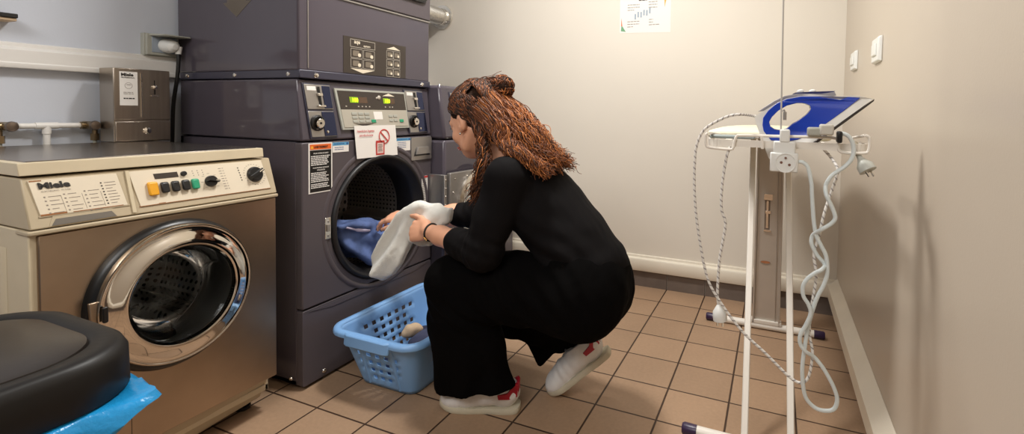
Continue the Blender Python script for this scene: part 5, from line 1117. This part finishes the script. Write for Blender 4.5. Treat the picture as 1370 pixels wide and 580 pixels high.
def clump(paths, mis, ctrl, k, amp, wl, jit, m_):
    for _ in range(k):
        paths.append(curly([np.array(q)+RNG.normal(size=3)*jit*(.3+.9*i/len(ctrl)) for i, q in enumerate(ctrl)], amp*RNG.uniform(.6, 1.3), wl*RNG.uniform(.8, 1.25))); mis.append(int(np.clip(round(m_+RNG.normal()*.55), 0, 2)))
ps, ms = [], []
# falling over the back
for _ in range(210):
    a = RNG.uniform(-1, 1); e = RNG.uniform(0, 1); root = Hd(-.055-.03*RNG.random(), .068*a, .055-.09*RNG.random()+.03*(1-abs(a)))
    mid = np.array([.515+.05*e, -1.25-.105*a, .935-.065*e-.03*abs(a)]); end0 = np.array([.595+.07*e, -1.255-.115*a, .872-.055*e-.02*abs(a)]); end = np.array([.65+.075*e*RNG.uniform(.7, 1.05), -1.26-.12*a, .825-.045*e+.008*RNG.normal()-.015*abs(a)])
    clump(ps, ms, [root, mid, end0, end], 6, .0062, .058, .010, .45+1.05*e)
# near side, covering the ear and falling in front of the shoulder
for _ in range(70):
    e = RNG.random(); root = Hd(.035-.06*e, .074, .060-.04*RNG.random()); q1 = at(632+10*e, 168, y=-1.345); q2 = at(640+10*e, 198, y=-1.365); q3 = at(642+6*e+3*RNG.normal(), 228, y=-1.385-.01*e); q4 = at(636+5*RNG.normal(), 255+16*RNG.random(), y=-1.405)
    clump(ps, ms, [root, q1, q2, q3, q4], 4, .0056, .050, .009, .5)
for _ in range(60):
    e = RNG.random(); root = Hd(-.03-.04*e, .075, .045-.05*RNG.random()); q1 = at(655+18*e, 165, y=-1.345); q2 = at(664+22*e, 185+5*e, y=-1.36); q3 = at(676+30*e, 200+8*e, y=-1.375); q4 = at(690+40*e, 209+14*e, y=-1.37)
    clump(ps, ms, [root, q1, q2, q3, q4], 5, .0058, .055, .008, .8+.5*e)
# far side
for _ in range(35):
    e = RNG.random(); root = Hd(.0-.05*e, -.074, .05); clump(ps, ms, [root, Hd(-.01-.03*e, -.088, -.02), Hd(.0-.03*e, -.095, -.10), np.array([.44+.08*e, -1.125, .74+.04*RNG.random()])], 2, .007, .035, .005, .6)
# surface of the falling hair
SPC = [Hd(-.055, 0, .02), A3(.545, -1.255, .886), A3(.605, -1.26, .842), A3(.665, -1.262, .800), A3(.712, -1.262, .785)]; SPR = [.088, .064, .054, .042, .026]
for _ in range(620):
    th = RNG.uniform(-1.9, 1.9); pts = []; e = RNG.uniform(.72, 1.0)
    for i, (c, r_) in enumerate(zip(SPC, SPR)):
        if i == 4 and RNG.random() < .25: continue
        q = c+np.array([.6, 0, .8])*math.cos(th)*r_*(1 if i else .9)+np.array([0, -1., 0])*math.sin(th)*r_*(1.5 if i else .95)+RNG.normal(size=3)*(.004+.0025*i); pts.append(q if i < 3 else SPC[2]+(q-SPC[2])*e)
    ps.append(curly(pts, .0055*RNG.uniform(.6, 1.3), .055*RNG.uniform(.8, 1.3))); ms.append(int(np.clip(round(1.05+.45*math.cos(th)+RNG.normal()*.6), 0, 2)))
# smooth hair drawn back from the hairline to the bun
cc_ = Hd(-.018, 0, .034); cr_ = np.array([.099, .082, .090])*1.02
def onc(n, k=1.03):
    k = k+.05; n = unit(n); q = n*cr_*k; return cc_+hf*q[0]+hs*q[1]+hu*q[2]
for _ in range(620):
    be = RNG.uniform(-1, 1)*1.95; n0 = unit((.74*math.cos(be*.8)-.05, 1.0*math.sin(be*.8), .62*math.cos(be*.8)+.10)); n1 = unit((-.42+.1*RNG.normal(), .16*RNG.normal(), .90)); om = math.acos(np.clip(n0@n1, -1, 1)); kk = 1.015+.03*RNG.random(); bow = .10*math.sin(be)
    pts = [onc((n0*math.sin((1-t)*om)+n1*math.sin(t*om))/math.sin(om)+np.array([-.15*abs(bow), bow*1.2, -.1*abs(bow)])*math.sin(math.pi*t)+RNG.normal(size=3)*.012, kk) for t in np.linspace(0, .92, 7)]
    ps.append(curly(pts+[bun+RNG.normal(size=3)*.014], .0022, .06)); ms.append(int(np.clip(round(.45+RNG.normal()*.6), 0, 2)))
# hair over the back of the head, below the bun
for _ in range(420):
    sg = RNG.uniform(-1, 1); n0 = unit((-.35+.1*RNG.normal(), .45*sg, .80)); n1 = unit((-.80, .62*sg, -.45)); om = math.acos(np.clip(n0@n1, -1, 1))
    pts = [onc((n0*math.sin((1-t)*om)+n1*math.sin(t*om))/math.sin(om)+RNG.normal(size=3)*.03, 1.03+.05*t) for t in np.linspace(0, 1, 6)]
    ps.append(curly(pts, .0055, .04)); ms.append(int(np.clip(round(.6+RNG.normal()*.6), 0, 2)))
for _ in range(460):
    sg = RNG.choice([-1, 1]); t_ = RNG.random(); n0 = unit((.62-.3*t_, .85*sg, .12+.75*t_)); n1 = unit((-.55, .85*sg, -.65+.75*t_)); om = math.acos(np.clip(n0@n1, -1, 1))
    pts = [onc((n0*math.sin((1-t)*om)+n1*math.sin(t*om))/math.sin(om)+RNG.normal(size=3)*.02, 1.03+.05*t) for t in np.linspace(0, 1, 6)]
    ps.append(curly(pts, .005, .04)); ms.append(int(np.clip(round(.4+RNG.normal()*.6), 0, 2)))
# the bun
for _ in range(130):
    u_, v_ = frame(RNG.normal(size=3))[:2]; r_ = .034+.006*RNG.random(); t0 = RNG.uniform(0, 6.28); ps.append(np.array([bun+(u_*math.cos(t)+v_*math.sin(t))*(r_+.0035*math.sin(5*t+t0)) for t in np.linspace(t0, t0+RNG.uniform(2.5, 5), 44)])); ms.append(int(np.clip(round(.9+RNG.normal()*.6), 0, 2)))
ear_ = Hd(-.004, .088, -.002); keep = [i for i, p in enumerate(ps) if np.linalg.norm((p-ear_)@np.stack([hf/.016, hs/.03, hu/.024], 1), axis=1).min() > 1]; ps = [ps[i] for i in keep]; ms = [ms[i] for i in keep]
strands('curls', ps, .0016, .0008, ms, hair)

# ------------------------------------------------------------------ towel in her hands
s = SDF((-.06, -1.40, .30), (.42, -1.14, .68), .0042); ty = -1.272
tpoly = [(531, 284), (541, 276), (553, 269.5), (566, 270), (588, 276), (602, 279), (603, 296), (594, 304), (588, 318), (582, 327), (567, 328), (560, 323), (550, 322), (548, 338), (543, 352), (531, 366), (514, 373), (504, 364), (497.5, 352), (497, 341), (506, 321), (518, 303)]
s.sheet([(q[0], q[2]) for q in wp_(tpoly, ty)], 0, 2, lambda P: ty+.016*np.sin((P[..., 0]*.6-P[..., 2]*.8)*30)+.10*np.maximum(0, P[..., 0]-.22)+.011*np.sin((P[..., 0]*.77-P[..., 2]*.62)*92+1.1*np.sin((P[..., 0]*.62+P[..., 2]*.78)*14))*np.clip((.60-P[..., 2])/.08, .35, 1), .026, .024)
s.cap(*wp_([(551, 313), (524, 340)], ty-.034), .006, .004, .008, op='cut'); s.cap(*wp_([(560, 283), (530, 305)], ty-.034), .005, .004, .008, op='cut'); s.cap(*wp_([(598, 286), (580, 300)], ty-.030), .006, .004, .008, op='cut')
def tf(P):
    d = np.array([.77, .25, -.59]); q = np.array([.62, 0, .78]); return .0028*np.sin((P@d)*105+1.0*np.sin((P@q)*18))+.0026*wob(P, 34, 51)+.0010*wob(P, 110, 53)+.0006*wob(P, 240, 52)
s.noise(tf); V, Q = s.mesh(1); tag(fast_mesh('towel', V, Q, mat('white_terry', (226, 224, 216), .95, bump=.7, bscale=420, sheen=.3)), 'white terry towel bunched in the hands of the crouching woman', 'towel')

# ------------------------------------------------------------------ blue garment in the drum
s = SDF((-.42, -1.36, .27), (-.04, -.92, .62), .0045); ap = lambda u, v, x: at(u, v, x=x)
s.ell(ap(484, 322, -.225), (.10, .12, .06), None, .0)
dpoly = [(449, 298), (462, 295), (485, 295), (503, 292), (522, 297), (524, 309), (517, 322), (506, 334), (496, 341), (488, 353), (478, 346), (467, 336), (456, 321), (450, 309)]
s.sheet([(q[1], q[2]) for q in [ap(u, v, -.150) for u, v in dpoly]], 1, 2, lambda P: -.168+(.47-P[..., 2])*.28+.010*np.sin(P[..., 1]*38+P[..., 2]*45), .034, .026, .02)
s.cap(ap(462, 322, -.112), ap(497, 333, -.104), .005, .005, .014, op='cut'); s.chain([ap(456, 303, -.135), ap(478, 300, -.135), ap(500, 299, -.135)], [.012, .015, .013], .02); s.cap(ap(460, 309, -.118), ap(500, 310, -.122), .006, .006, .012, op='cut'); s.chain([ap(500, 299, -.128), ap(500, 311, -.120), ap(510, 318, -.118), ap(521, 310, -.128)], [.010, .010, .011, .010], .012)
def df(P): return .0022*np.sin(P@np.array([20., 60, 120])+1.4*np.sin(P[:, 1]*24))+.0026*wob(P, 40, 61)+.0014*wob(P, 110, 62)
s.noise(df); V, Q = s.mesh(1); M_den = mat('washed_denim', (88, 106, 152), .85, spec=.15, var=.4, vscale=16, bump=.3, bscale=500)
dg_ = fast_mesh('denim_garment', V, Q, M_den); tag(dg_, 'blue denim garment lying in the open drum of the two-tier machine', 'clothes')
m = MB(); m.tube(crom([ap(463, 304, -.13), ap(478, 307, -.128), ap(494, 307, -.13), ap(502, 303, -.135)], 6), [.004]*6+[.008]*8+[.004]*5, seg=8); m.build('lining', mat('pale_lilac_cloth', (196, 190, 216), .85), dg_)
m = MB(); m.tube(crom([ap(503, 300, -.148), ap(499, 308, -.132), ap(502, 316, -.128), ap(512, 317, -.13), ap(521, 311, -.14)], 6), .0022, seg=6); m.build('seam', mat('pale_seam', (170, 180, 210), .8), dg_)

# ------------------------------------------------------------------ light
def area(name, loc, target, size, power, col=(1, .93, .84), sy=None, spread=180):
    l = bpy.data.lights.new(name, 'AREA'); l.energy = power; l.color = col; l.size = size; l.spread = rad(spread)
    if sy: l.shape = 'RECTANGLE'; l.size_y = sy
    o = bpy.data.objects.new(name, l); COL.objects.link(o); o.location = loc; o.rotation_euler = (Vector(target)-Vector(loc)).to_track_quat('-Z', 'Y').to_euler(); return o
area('ceiling_lamp', (.50, -1.2, 2.25), (.7, -1.2, 0),   .26, 30, (1, .975, .935))
area('ceiling_tube', (.45, -.62, 2.42), (.45, -.62, 0), 1.2, 9, (1, .975, .935), .16)
area('ceiling_bounce', (.7, -3.0, 2.40), (.7, -1.2, .6), 1.4, 30, (1, .975, .94))
area('front_lamp', (.5, -3.7, 2.25), (.6, -.6, 1.0), .8, 16, (1, .98, .95))
wd_ = bpy.data.worlds.new('world'); SC.world = wd_; wd_.use_nodes = True; wd_.node_tree.nodes['Background'].inputs[0].default_value = (1, .98, .95, 1); wd_.node_tree.nodes['Background'].inputs[1].default_value = .05
SC.view_settings.view_transform = 'Standard'; SC.view_settings.look = 'None'; SC.view_settings.gamma = 1; SC.view_settings.exposure = 0; SC.view_settings.use_curve_mapping = False
SC.cycles.max_bounces = 8; SC.cycles.use_denoising = True
